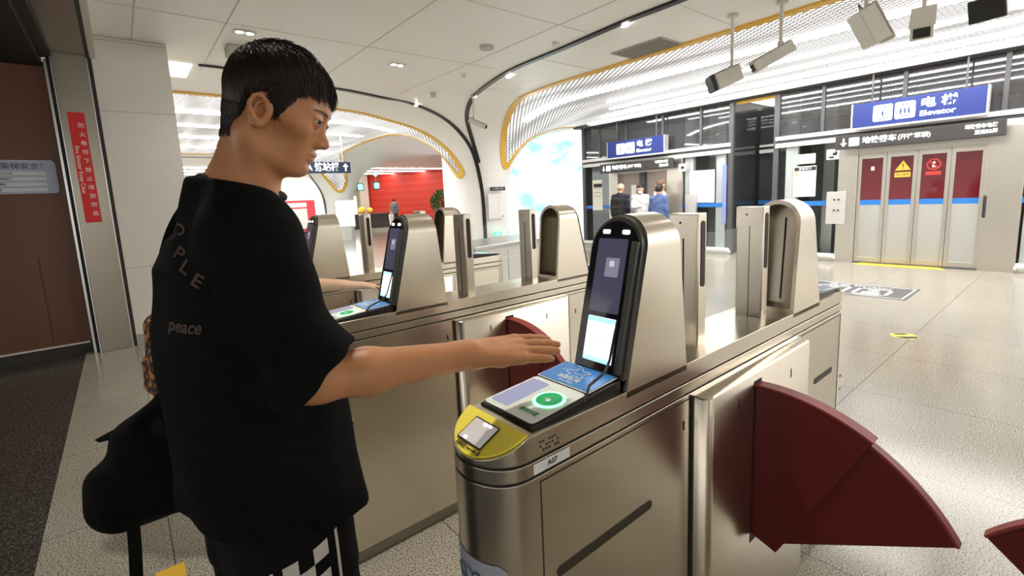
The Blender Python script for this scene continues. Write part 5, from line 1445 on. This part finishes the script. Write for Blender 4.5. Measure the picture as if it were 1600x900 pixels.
def dress_man():
    off = Vector((0.15, 0.99, 0)); az = math.radians(12)
    S = SDF()
    S.add(loft([(0.90, 0.172, 0.975, 0.146, 0.18), (1.0, 0.168, 0.98, 0.146, 0.18), (1.15, 0.160, 0.99, 0.140, 0.178), (1.30, 0.154, 1.008, 0.130, 0.175), (1.40, 0.150, 1.020, 0.115, 0.165), (1.455, 0.152, 1.022, 0.085, 0.14)], az, 2.4), 0.05)
    nk = np.array([0.166, 1.010, 1.512])
    S.add(cap(nk+np.array([0.0, -0.03, 0]), SHR+np.array([0, 0.0, 0.002]), 0.066, 0.068), 0.05)
    S.add(cap(nk+np.array([0.0, 0.03, 0]), SHL+np.array([0, 0.0, 0.002]), 0.066, 0.068), 0.05)
    S.add(cap(nk+np.array([0.0, 0.0, -0.02]), nk+np.array([0.0, 0, 0.028]), 0.085, 0.068), 0.03)
    # sleeves
    ad = (ELB-SHR)/np.linalg.norm(ELB-SHR); fd = (WRI-ELB)/np.linalg.norm(WRI-ELB)
    E2 = ELB+ad*0.055+fd*0.01
    SL = SDF()
    SL.add(cap(SHR, E2, 0.068, 0.054), 0.03)
    SL.add(cap(ELB-ad*0.05, ELB+fd*0.08+ad*0.010, 0.056, 0.049), 0.04)
    cut_n = ad*0.80+fd*0.50; cut_n /= np.linalg.norm(cut_n); cut_p = ELB+fd*0.010-ad*0.0
    SL.add(sph(ELB-fd*0.022, 0.052), 0.03)
    SL.add(plane(cut_p, cut_n), 0.006, 'i')
    S.add(lambda P: SL.eval(P), 0.035)
    ELB_L = np.array([0.175, 1.20, 1.18])
    SL2 = SDF(); SL2.add(cap(SHL, ELB_L, 0.070, 0.080), 0.03); SL2.add(plane(ELB_L-np.array([0, 0, 0.0]), ELB_L-SHL), 0.006, 'i')
    S.add(lambda P: SL2.eval(P), 0.035)
    # openings: neck, sleeve mouths, hem
    nd = np.array([0.28, 0.0, 0.96])
    S.add(plane(nk+np.array([0.01, 0, 0.030]), nd), 0.006, 'i')
    S.add(cap(nk+np.array([0.012, 0, 0.0]), nk+np.array([0.03, 0, 0.08]), 0.058, 0.068), 0.006, 's')
    S.add(cap(ELB-ad*0.02, ELB+fd*0.12+ad*0.008, 0.041, 0.045), 0.004, 's')
    S.add(cap(SHL+(ELB_L-SHL)*0.75, SHL+(ELB_L-SHL)*1.2, 0.062, 0.072), 0.006, 's')
    S.add(loft([(0.80, 0.172, 0.975, 0.137, 0.172), (0.965, 0.170, 0.975, 0.136, 0.171)], az, 2.4), 0.006, 's')
    S.add(lambda P: 0.948-0.16*(P[:, 0]-0.16)-P[:, 2], 0.004, 'i')
    def folds(P):
        x, y, z = P[:, 0], P[:, 1], P[:, 2]
        s = np.sin(38*(z*0.7+x*0.9-y*0.25)+3*np.sin(7*z+4*x))*0.0032
        s += np.sin(55*(x*0.5-z*0.35+y*0.7)+2.2*np.sin(9*y+5*z))*0.0022
        s += np.sin(24*(z-0.4*x)+2*np.sin(11*x+3*y))*0.0028
        s *= np.clip((1.47-z)/0.15, 0.15, 1)
        near = np.exp(-((P-A_(0.225, 0.80, 1.28))**2).sum(1)/0.012)
        s += near*np.sin(95*(z*0.8+x*0.6)+2*np.sin(20*y))*0.0035
        return s.astype(np.float32)
    S.add(folds, 0.01, 'd')
    V, F = S.mesh((-0.08, 0.66, 0.88), (0.45, 1.40, 1.60), 0.0042)
    sh = put_man('t_shirt', np_mesh('t_shirt', V, F, 3), SHIRT)
    # ribbed collar
    b = MB(); pts = []; a1 = np.array([0.96, 0, -0.28]); a2 = np.array([0, 1, 0.0])
    cc = nk+np.array([0.018, 0, 0.027])
    for k in range(41):
        a = 2*PI*k/40; pts.append(cc+a1*math.cos(a)*0.069+a2*math.sin(a)*0.067)
    b.tube(pts, 0.0085, 8)
    me = bpy.data.meshes.new('collar'); b.bm.to_mesh(me); b.bm.free(); me.shade_smooth()
    c = put_man('collar', me, noisy('collar_rib', (0.008, 0.008, 0.0085), (0.013, 0.013, 0.0135), 300, 0.85))
    c.parent = sh
    # faded brown letters on the back
    B = bvh_of(sh)
    vd = Vector((0.19, 0.98, 0)); uu = Vector((0.98, -0.19, 0)); up = Vector((0, 0, 1))
    for body, pos, size, rot, fit in (('p', (0.040, 0.8, 1.432), 0.031, -0.6, None), ('L', (0.050, 0.8, 1.412), 0.031, -0.6, None), ('E', (0.066, 0.8, 1.392), 0.031, -0.6, None), ('O', (0.040, 0.8, 1.470), 0.028, -0.3, None), ('peace', (0.040, 0.8, 1.320), 0.026, 0.0, 0.050)):
        me = text_mesh(body.upper() if len(body) == 1 else body, size, 'CENTER', 0.0006)
        if fit:
            xs = [q.co.x for q in me.vertices]; w = max(xs)-min(xs); me.transform(Matrix.Diagonal((fit/w, 1.1, 1, 1)))
            for q in me.vertices: q.co.x += q.co.y*0.3
        me.transform(Matrix.Rotation(rot, 4, 'Z')); subdivide(me, 2)
        drape(me, Vector(pos), uu, up, B, off)
        put_man('print_letters', me, PRINT).parent = sh
    # trousers
    T = SDF()
    T.add(loft([(0.82, 0.172, 0.975, 0.108, 0.165), (1.0, 0.168, 0.985, 0.108, 0.155)], az, 2.2), 0.04)
    for s in (-1, 1):
        hx, hy = 0.172-s*0.02, 0.98+s*0.082
        T.add(cap((hx, hy, 0.88), (hx+0.0, hy, 0.50), 0.094, 0.080), 0.03); T.add(cap((hx+0.01, hy, 0.5), (hx-0.02, hy, 0.10), 0.080, 0.064), 0.03)
    T.add(lambda P: (np.sin(30*(P[:, 2]+0.5*P[:, 0])+3*np.sin(8*P[:, 2]+9*P[:, 1]))*0.004).astype(np.float32), 0.01, 'd')
    T.add(lambda P: 0.075-P[:, 2], 0.01, 'i')
    V, F = T.mesh((-0.1, 0.74, 0.04), (0.42, 1.24, 1.06), 0.0055)
    tr = put_man('trousers', np_mesh('trousers', V, F, 2), TROUS)
    B = bvh_of(tr); b = MB(); w = 0.0245
    pu, pv = Vector((0.985, -0.17, 0)).normalized(), Vector((0.09, 0, 1)).normalized(); pos = Vector((0.172, 0.8, 0.835))
    M = bmesh.new()
    def quad(bm, x0, x1, y0, y1, sl=0.0):
        n = 4
        for i in range(n):
            for j in range(n):
                X = [x0+(x1-x0)*(i+a)/n for a in (0, 1)]; Y = [y0+(y1-y0)*(j+a)/n for a in (0, 1)]
                bm.faces.new([bm.verts.new((x, y+sl*x, 0)) for x, y in ((X[0], Y[0]), (X[1], Y[0]), (X[1], Y[1]), (X[0], Y[1]))])
    for i in range(3):
        for j in range(-12, 4):
            if (i+j) % 2 == 0 and not (i == 1 and j == 3): quad(M, (i-1.5)*w, (i-0.5)*w, j*w, (j+1)*w, 0.30)
    me = bpy.data.meshes.new('checks'); M.to_mesh(me); M.free()
    put_man('checker_print', drape(me, pos, pu, pv, B, off, 0.002), CHECK).parent = tr
    for x0 in (-0.056, 0.050):
        M = bmesh.new()
        for j in range(-12, 3): quad(M, x0, x0+0.005, j*w, (j+1)*w, 0.30)
        me = bpy.data.meshes.new('stripe'); M.to_mesh(me); M.free()
        put_man('side_stripe', drape(me, pos, pu, pv, B, off, 0.002), CHECK).parent = tr
    for s in (-1, 1):
        D = SDF(); hx, hy = 0.155-s*0.02, 0.98+s*0.09
        D.add(cap((hx-0.04, hy, 0.05), (hx+0.15, hy+s*0.012, 0.042), 0.048, 0.040), 0.03); D.add(cap((hx-0.03, hy, 0.06), (hx-0.03, hy, 0.10), 0.048, 0.045), 0.02)
        D.add(lambda P: 0.004-P[:, 2], 0.004, 'i')
        V, F = D.mesh((-0.1, 0.7, -0.02), (0.45, 1.3, 0.18), 0.006)
        put_man('shoe', np_mesh('shoe', V, F, 2), mat('shoe_black', (0.01, 0.01, 0.01), 0.4))
dress_man()

# ------------------------------------------------------------------ the man's black shoulder bag
def build_bag():
    S = SDF(); BAGM = noisy('black_bag_cloth', (0.003, 0.003, 0.003), (0.005, 0.005, 0.005), 40, 0.85, spec=0.12)
    S.add(cap((0.035, 1.215, 1.10), (-0.005, 1.235, 1.02), 0.030, 0.055), 0.03)
    S.add(cap((-0.005, 1.235, 1.02), (-0.055, 1.250, 0.915), 0.055, 0.062), 0.04)
    S.add(cap((-0.055, 1.250, 0.930), (0.045, 1.200, 0.945), 0.070, 0.075), 0.05)
    S.add(cap((0.0, 1.235, 1.02), (0.055, 1.195, 0.98), 0.055, 0.06), 0.05)
    S.add(cap((-0.015, 1.250, 0.885), (-0.065, 1.255, 0.895), 0.035, 0.035), 0.04)
    S.add(lambda P: (np.sin(42*(P[:, 0]+0.7*P[:, 2])+3*np.sin(13*P[:, 1]+9*P[:, 2]))*0.0035).astype(np.float32), 0.01, 'd')
    V, F = S.mesh((-0.2, 1.08, 0.78), (0.18, 1.38, 1.18), 0.005)
    root = empty('shoulder_bag', (0.0, 1.225, 0.84)); off = Vector(root.location)
    def put(nm, me, m, par=None):
        me.transform(Matrix.Translation(-off)); o = obj_mesh(nm, me, m, par or root); return o
    put('pouch', np_mesh('pouch', V, F, 2), BAGM)
    def strap(nm, pts, w):
        P = smooth_path(pts, 8); R = []
        for i, p in enumerate(P):
            t = (P[min(i+1, len(P)-1)]-P[max(i-1, 0)]).normalized()
            s = t.cross(Vector((0.62, 0.77, 0))).normalized(); n = s.cross(t)
            R.append([p+s*w/2+n*0.002, p-s*w/2+n*0.002, p-s*w/2-n*0.002, p+s*w/2-n*0.002])
        b = MB(); b.rings(R); me = bpy.data.meshes.new(nm); b.bm.to_mesh(me); b.bm.free()
        return put(nm, me, BAGM)
    strap('shoulder_strap', [(0.030, 1.215, 1.10), (0.040, 1.225, 1.165), (0.046, 1.235, 1.27), (0.055, 1.235, 1.36), (0.09, 1.205, 1.47), (0.145, 1.165, 1.535), (0.205, 1.14, 1.51), (0.26, 1.16, 1.40)], 0.034)
    strap('dangling_strap', [(-0.058, 1.228, 0.86), (-0.062, 1.226, 0.80), (-0.07, 1.221, 0.70), (-0.072, 1.22, 0.56)], 0.026)
    b = MB(); b.rings([[(-0.030, 1.245, 1.075), (-0.020, 1.235, 1.045), (-0.022, 1.25, 1.04), (-0.032, 1.26, 1.07)], [(-0.098, 1.300, 1.033), (-0.093, 1.29, 1.028), (-0.095, 1.30, 1.027), (-0.1, 1.305, 1.031)]])
    me = bpy.data.meshes.new('flap'); b.bm.to_mesh(me); b.bm.free(); put('bag_flap', me, BAGM)
    tag(root, 'black cloth shoulder bag hanging behind the young man\'s hip, one strap dangling', 'bag')
build_bag()

# ------------------------------------------------------------------ other people
def person(label, pos, az, H, top, bottom, hair, h=0.011, rw=None, lw=None, hairm=None, sleeve=1.0, mask=False, cap_top=None, skin=None, nod=0.15, stance=0.05, group=None):
    k = H/1.70
    root = empty('person', pos, az); tag(root, label, 'person', group)
    B = SDF(); HMl = (A_(0.03*k, 0, 1.575*k), (np.stack([(math.cos(nod), 0, -math.sin(nod)), (0, 1, 0), (math.sin(nod), 0, math.cos(nod))], 1)*1.0).astype(np.float32))
    head_ops(B, HMl)
    Z = lambda x, y, z: np.array([x*k, y*k, z*k])
    B.add(cap(Z(0, 0, 1.50), Z(-0.01, 0, 1.38), 0.055*k, 0.075*k), 0.04)
    B.add(loft([(0.92*k, 0, 0, 0.095*k, 0.145*k), (1.1*k, 0, 0, 0.085*k, 0.125*k), (1.3*k, 0, 0, 0.10*k, 0.155*k), (1.40*k, 0, 0, 0.08*k, 0.14*k)]), 0.04)
    arms = []
    for s, w in ((-1, rw), (1, lw)):
        sh = Z(0, s*0.165, 1.385)
        if w is None: el, wr, hx, hz = Z(-0.02, s*0.21, 1.11), Z(0.05, s*0.20, 0.87), (0.15, 0, -1), (0.2, -s*1, 0)
        else:
            wr = Z(*w); d = wr-sh; L = np.linalg.norm(d); a, b = 0.29*k, 0.25*k
            L = min(L, (a+b)*0.995); d = d/np.linalg.norm(d); wr = sh+d*L
            x = (a*a-b*b+L*L)/(2*L); hh = math.sqrt(max(a*a-x*x, 0)); dn = np.array([-0.2, s*0.45, -1.0]); dn -= d*(dn@d); dn /= np.linalg.norm(dn)
            el = sh+d*x+dn*hh; hx, hz = (wr-el)+np.array([0.06, 0, 0]), (0, 0, 1)
        B.add(cap(sh, el, 0.045*k, 0.037*k), 0.02); B.add(cap(el, wr, 0.038*k, 0.026*k), 0.015)
        hand_ops(B, basis(wr, hx, hz), -s, 0.12); arms.append((sh, el, wr))
    legs = []
    for s in (-1, 1):
        hp, kn, an = Z(0, s*0.085, 0.90), Z(0.02+stance*s, s*0.095, 0.50), Z(-0.01+2*stance*s, s*0.10, 0.09)
        B.add(cap(hp, kn, 0.075*k, 0.05*k), 0.03); B.add(cap(kn, an, 0.048*k, 0.034*k), 0.02); legs.append((hp, kn, an))
        B.add(cap(an+Z(-0.03, 0, -0.04), an+Z(0.13, 0, -0.055), 0.03*k, 0.022*k), 0.03)
    V, F = B.mesh((-0.7, -0.7, -0.02), (0.8, 0.7, 1.85*k), h, 16)
    obj_mesh('body', np_mesh('body', V, F, 1), skin or SKIN2, root)
    T = SDF()
    T.add(loft([(0.86*k, 0, 0, 0.135*k, 0.185*k), (1.1*k, 0, 0, 0.125*k, 0.17*k), (1.3*k, 0, 0, 0.125*k, 0.18*k), (1.40*k, 0, 0, 0.095*k, 0.15*k)]), 0.04)
    for sh, el, wr in arms:
        T.add(cap(Z(0, 0, 1.42), sh, 0.06*k, 0.065*k), 0.04); T.add(cap(sh, el, 0.062*k, 0.056*k), 0.03)
        if sleeve > 0.6: T.add(cap(el, el+(wr-el)*0.92, 0.054*k, 0.04*k), 0.02)
    T.add(cap(Z(-0.015, 0, 1.42), Z(-0.005, 0, 1.46), 0.075*k, 0.066*k), 0.02)
    T.add(lambda P: (np.sin(36*(P[:, 2]+0.6*P[:, 0])+3*np.sin(10*P[:, 1]))*0.005).astype(np.float32), 0.01, 'd')
    V, F = T.mesh((-0.7, -0.7, 0.6), (0.8, 0.7, 1.6), h, 16)
    obj_mesh('jacket' if sleeve > 0.6 else 'shirt', np_mesh('top', V, F, 2), top, root)
    P_ = SDF()
    P_.add(loft([(0.84*k, 0, 0, 0.115*k, 0.165*k), (0.98*k, 0, 0, 0.11*k, 0.155*k)]), 0.04)
    for hp, kn, an in legs: P_.add(cap(hp, kn, 0.088*k, 0.066*k), 0.03); P_.add(cap(kn, an+Z(0, 0, 0.0), 0.064*k, 0.052*k), 0.03)
    V, F = P_.mesh((-0.5, -0.5, 0.0), (0.5, 0.5, 1.15), h, 16)
    obj_mesh('trousers', np_mesh('trousers', V, F, 2), bottom, root)
    if hair:
        Hs = SDF()
        add = lambda fn, kk=0.01, m='u': Hs.add(fn, kk, m, HMl)
        add(ell((-0.012, 0, 0.052), (0.103, 0.083, 0.086))); add(ell((-0.05, 0, 0.01), (0.065, 0.078, 0.075)), 0.03)
        if hair == 'long': add(ell((-0.065, 0, -0.05), (0.05, 0.075, 0.11)), 0.04); add(sph((-0.06, 0, 0.14), 0.035), 0.02)
        add(rbox((0.10, 0, -0.05), (0.085, 0.12, 0.105), 0.02), 0.015, 's')
        if hair != 'long': add(rbox((0.0, 0, -0.12), (0.2, 0.2, 0.09), 0.02), 0.015, 's')
        V, F = Hs.mesh((-0.4, -0.4, 1.2*k), (0.4, 0.4, 1.9*k), h*0.7, 16)
        obj_mesh('hair', np_mesh('hair', V, F, 2), hairm or HAIR, root)
    if mask:
        Ms = SDF(); Ms.add(ell((0.062, 0, -0.042), (0.042, 0.052, 0.040)), 0.01, 'u', HMl)
        V, F = Ms.mesh((-0.1, -0.2, 1.3*k), (0.3, 0.2, 1.75*k), h*0.7, 16); obj_mesh('face_mask', np_mesh('mask', V, F, 1), PAPER, root)
    for hp, kn, an in legs:
        D = SDF(); D.add(cap(an+Z(-0.035, 0, -0.035), an+Z(0.14, 0, -0.048), 0.045*k, 0.036*k), 0.02); D.add(lambda P: 0.003-P[:, 2], 0.004, 'i')
        V, F = D.mesh((-0.5, -0.4, -0.03), (0.6, 0.4, 0.2), h, 16); obj_mesh('shoe', np_mesh('shoe', V, F, 1), mat('shoe_grey', (0.05, 0.05, 0.055), 0.5), root)
    return root, k
def rucksack(label, root, k, m, size=(0.10, 0.15, 0.22), z=1.17, wear=-0.20, name='backpack'):
    """a bag on the wearer's back, a thing of its own"""
    S = SDF(); S.add(rbox((0, 0, 0), (size[0], size[1], size[2]), 0.06), 0.02); S.add(rbox((-size[0]*0.8, 0, -size[2]*0.35), (0.05, size[1]*0.75, size[2]*0.42), 0.03), 0.03)
    S.add(lambda P: (np.sin(40*P[:, 2]+3*np.sin(20*P[:, 1]))*0.003).astype(np.float32), 0.01, 'd')
    V, F = S.mesh((-0.3, -0.3, -0.4), (0.3, 0.3, 0.4), 0.009, 16)
    az = root.rotation_euler.z; d = Vector((math.cos(az), math.sin(az), 0))
    e = empty(name, root.location+d*wear*k+Vector((0, 0, z*k)), az)
    obj_mesh('pouch', np_mesh('pouch', V, F, 2), m, e)
    for s in (-1, 1):
        b = MB(); P = smooth_path([(size[0]*0.7, s*0.09, size[2]*0.85), (0.16, s*0.10, size[2]*1.25), (0.30, s*0.105, size[2]*0.9), (0.325, s*0.11, 0.0), (0.2, s*0.15, -0.15), (size[0]*0.7, s*0.12, -size[2]*0.7)], 6)
        b.tube(P, 0.016, 8); b.build('strap', m, e)
    MB().tube([(0.05, -0.03, size[2]-0.01), (0.05, -0.02, size[2]+0.03), (0.05, 0.02, size[2]+0.03), (0.05, 0.03, size[2]-0.01)], 0.007, 6).build('grab_loop', m, e)
    tag(e, label, 'bag'); return e
SKIN2 = skin_material('skin_light', (0.66, 0.42, 0.29), (0.58, 0.35, 0.23))
NAVY = mat('navy_jacket', (0.018, 0.020, 0.032), 0.8); DARKT = mat('dark_trousers', (0.02, 0.02, 0.024), 0.8)
WHT = mat('white_shirt', (0.75, 0.74, 0.74), 0.8); BLUEJ = mat('blue_hoodie', (0.10, 0.16, 0.34), 0.8)
def leopard():
    m = mat('orange_leopard_cloth', (0.55, 0.20, 0.04), 0.7); N, L, b = nodes(m)
    v = N.new('ShaderNodeTexVoronoi'); v.inputs['Scale'].default_value = 34
    L.new(tex_coord(N, L, (1, 1, 0.6)), v.inputs['Vector'])
    L.new(ramp(N, L, v.outputs['Distance'], [(0.0, (0.40, 0.13, 0.03)), (0.30, (0.46, 0.16, 0.035)), (0.42, (0.02, 0.012, 0.01)), (0.62, (0.03, 0.015, 0.01)), (0.72, (0.52, 0.19, 0.04))]), b.inputs['Base Color'])
    return m
w, k = person('person behind the young man, reaching a hand over the second gate\'s reader', (0.34, 2.30, 0), math.radians(-34), 1.56, mat('dark_blouse', (0.03, 0.025, 0.03), 0.8), DARKT, 'long', 0.0075, rw=(0.52, 0.02, 1.25), sleeve=0.3, nod=0.3)
rucksack('orange and black patterned bag on the back of the person behind the young man', w, k, leopard(), (0.075, 0.13, 0.19), 0.99, -0.28)
p, k = person('person in a dark hooded jacket with pale hair, leftmost of those waiting', (9.55, 7.40, 0), math.radians(15), 1.70, NAVY, DARKT, 'short', hairm=mat('hair_pale', (0.62, 0.47, 0.33), 0.6), nod=0.35)
rucksack('black backpack on the leftmost person waiting for the lift', p, k, mat('backpack_black', (0.012, 0.012, 0.014), 0.7), z=1.15)
person('person in white top with face mask, between the dark jacket and the blue hoodie', (9.95, 7.10, 0), math.radians(215), 1.66, WHT, DARKT, 'long', mask=True, rw=(0.28, -0.05, 1.15))
person('person in a blue hoodie seen from behind, rightmost group before the lift', (9.45, 6.25, 0), math.radians(5), 1.62, BLUEJ, DARKT, 'short', lw=(0.25, 0.18, 1.0))
person('person in a white shirt standing just behind the blue hoodie', (10.05, 6.62, 0), math.radians(-30), 1.74, WHT, DARKT, 'short', hairm=mat('hair_brown', (0.18, 0.09, 0.05), 0.6))
person('distant person in grey top walking before the red wall', (12.4, 25.8, 0), math.radians(60), 1.72, mat('grey_top', (0.16, 0.17, 0.18), 0.8), DARKT, 'short', 0.016, sleeve=0.3)
b = MB(); b.rings([[(12.0, 25.62, 0.15), (12.22, 25.62, 0.15), (12.22, 25.72, 0.15), (12.0, 25.72, 0.15)], [(11.98, 25.6, 0.85), (12.24, 25.6, 0.85), (12.24, 25.74, 0.85), (11.98, 25.74, 0.85)]])
wb = tag(b.build('carrier_bag', PAPER, None, 30, 0.01), 'tall white carrier bag held by the distant person before the red wall', 'bag')
MB().tube([(12.04, 25.67, 0.84), (12.06, 25.67, 0.98), (12.16, 25.67, 0.98), (12.18, 25.67, 0.84)], 0.012, 6).build('handle', PAPER, wb)
# stall with dark counter, yellow goods and lit panel at the foot of the khaki wall
st = empty('market_stall', (11.2, 28.6, 0)); tag(st, 'dark stall counter at the far end, left of the distant person', 'stall')
MB().box(-2.2, 2.0, -0.4, 0.4, 0.0, 0.85).build('counter', mat('stall_dark', (0.03, 0.028, 0.028), 0.6), st, 40, 0.02)
MB().box(-2.25, 2.05, -0.45, 0.45, 0.85, 0.9).build('counter_top', mat('stall_top', (0.09, 0.08, 0.07), 0.5), st, 0)
tag(MB().box(10.7, 11.25, 28.45, 28.6, 0.905, 2.0).build('lit_totem', mat('totem_lit', (1, 0.98, 0.9), 0.4, emit=(1, 0.97, 0.85), es=1.2), None, 40, 0.05), 'upright glowing white panel on the dark stall counter', 'light panel')
for x, r, lab in ((11.55, 0.22, 'large yellow balloon-like lantern on the stall counter'), (12.05, 0.19, 'smaller yellow lantern at the right end of the stall counter')):
    o = tag(MB().ball((x, 28.5, 0.903+r), r).build('yellow_lantern', mat('lantern_yellow', (0.9, 0.5, 0.05), 0.5)), lab, 'lantern')
# potted tree before the red wall
def plant():
    rng = np.random.RandomState(5)
    e = empty('potted_tree', (11.3, 18.6, 0)); tag(e, 'bushy green potted tree before the right end of the red wall', 'potted tree')
    MB().lathe([(0.20, 0.0), (0.28, 0.42), (0.30, 0.45), (0.26, 0.45), (0.25, 0.40)], (0, 0, 0), 20).build('pot', mat('pot_white', (0.7, 0.68, 0.64), 0.4), e)
    MB().tube([(0, 0, 0.38), (0.02, 0.01, 0.8), (-0.01, 0, 1.2)], [0.035, 0.03, 0.02], 8).build('trunk', mat('bark', (0.12, 0.07, 0.04), 0.8), e)
    b = MB()
    for i in range(900):
        d = rng.normal(size=3); d /= np.linalg.norm(d); c = np.array([0, 0, 1.38])+d*np.array([0.5, 0.5, 0.55])*rng.uniform(0.35, 1)**0.5
        t = d*0.6+rng.normal(size=3)*0.5+np.array([0, 0, 0.2]); t /= np.linalg.norm(t); s = np.cross(t, rng.normal(size=3)); s /= np.linalg.norm(s); n = np.cross(s, t)
        L = rng.uniform(0.10, 0.18); w_ = L*0.28
        vs = [b.bm.verts.new(q) for q in (c, c+t*L*0.5+s*w_+n*0.01, c+t*L, c+t*L*0.5-s*w_+n*0.01)]
        b.face(vs)
    b.build('foliage', noisy('leaf_green', (0.03, 0.12, 0.02), (0.10, 0.22, 0.05), 3, 0.5), e, 0)
plant()
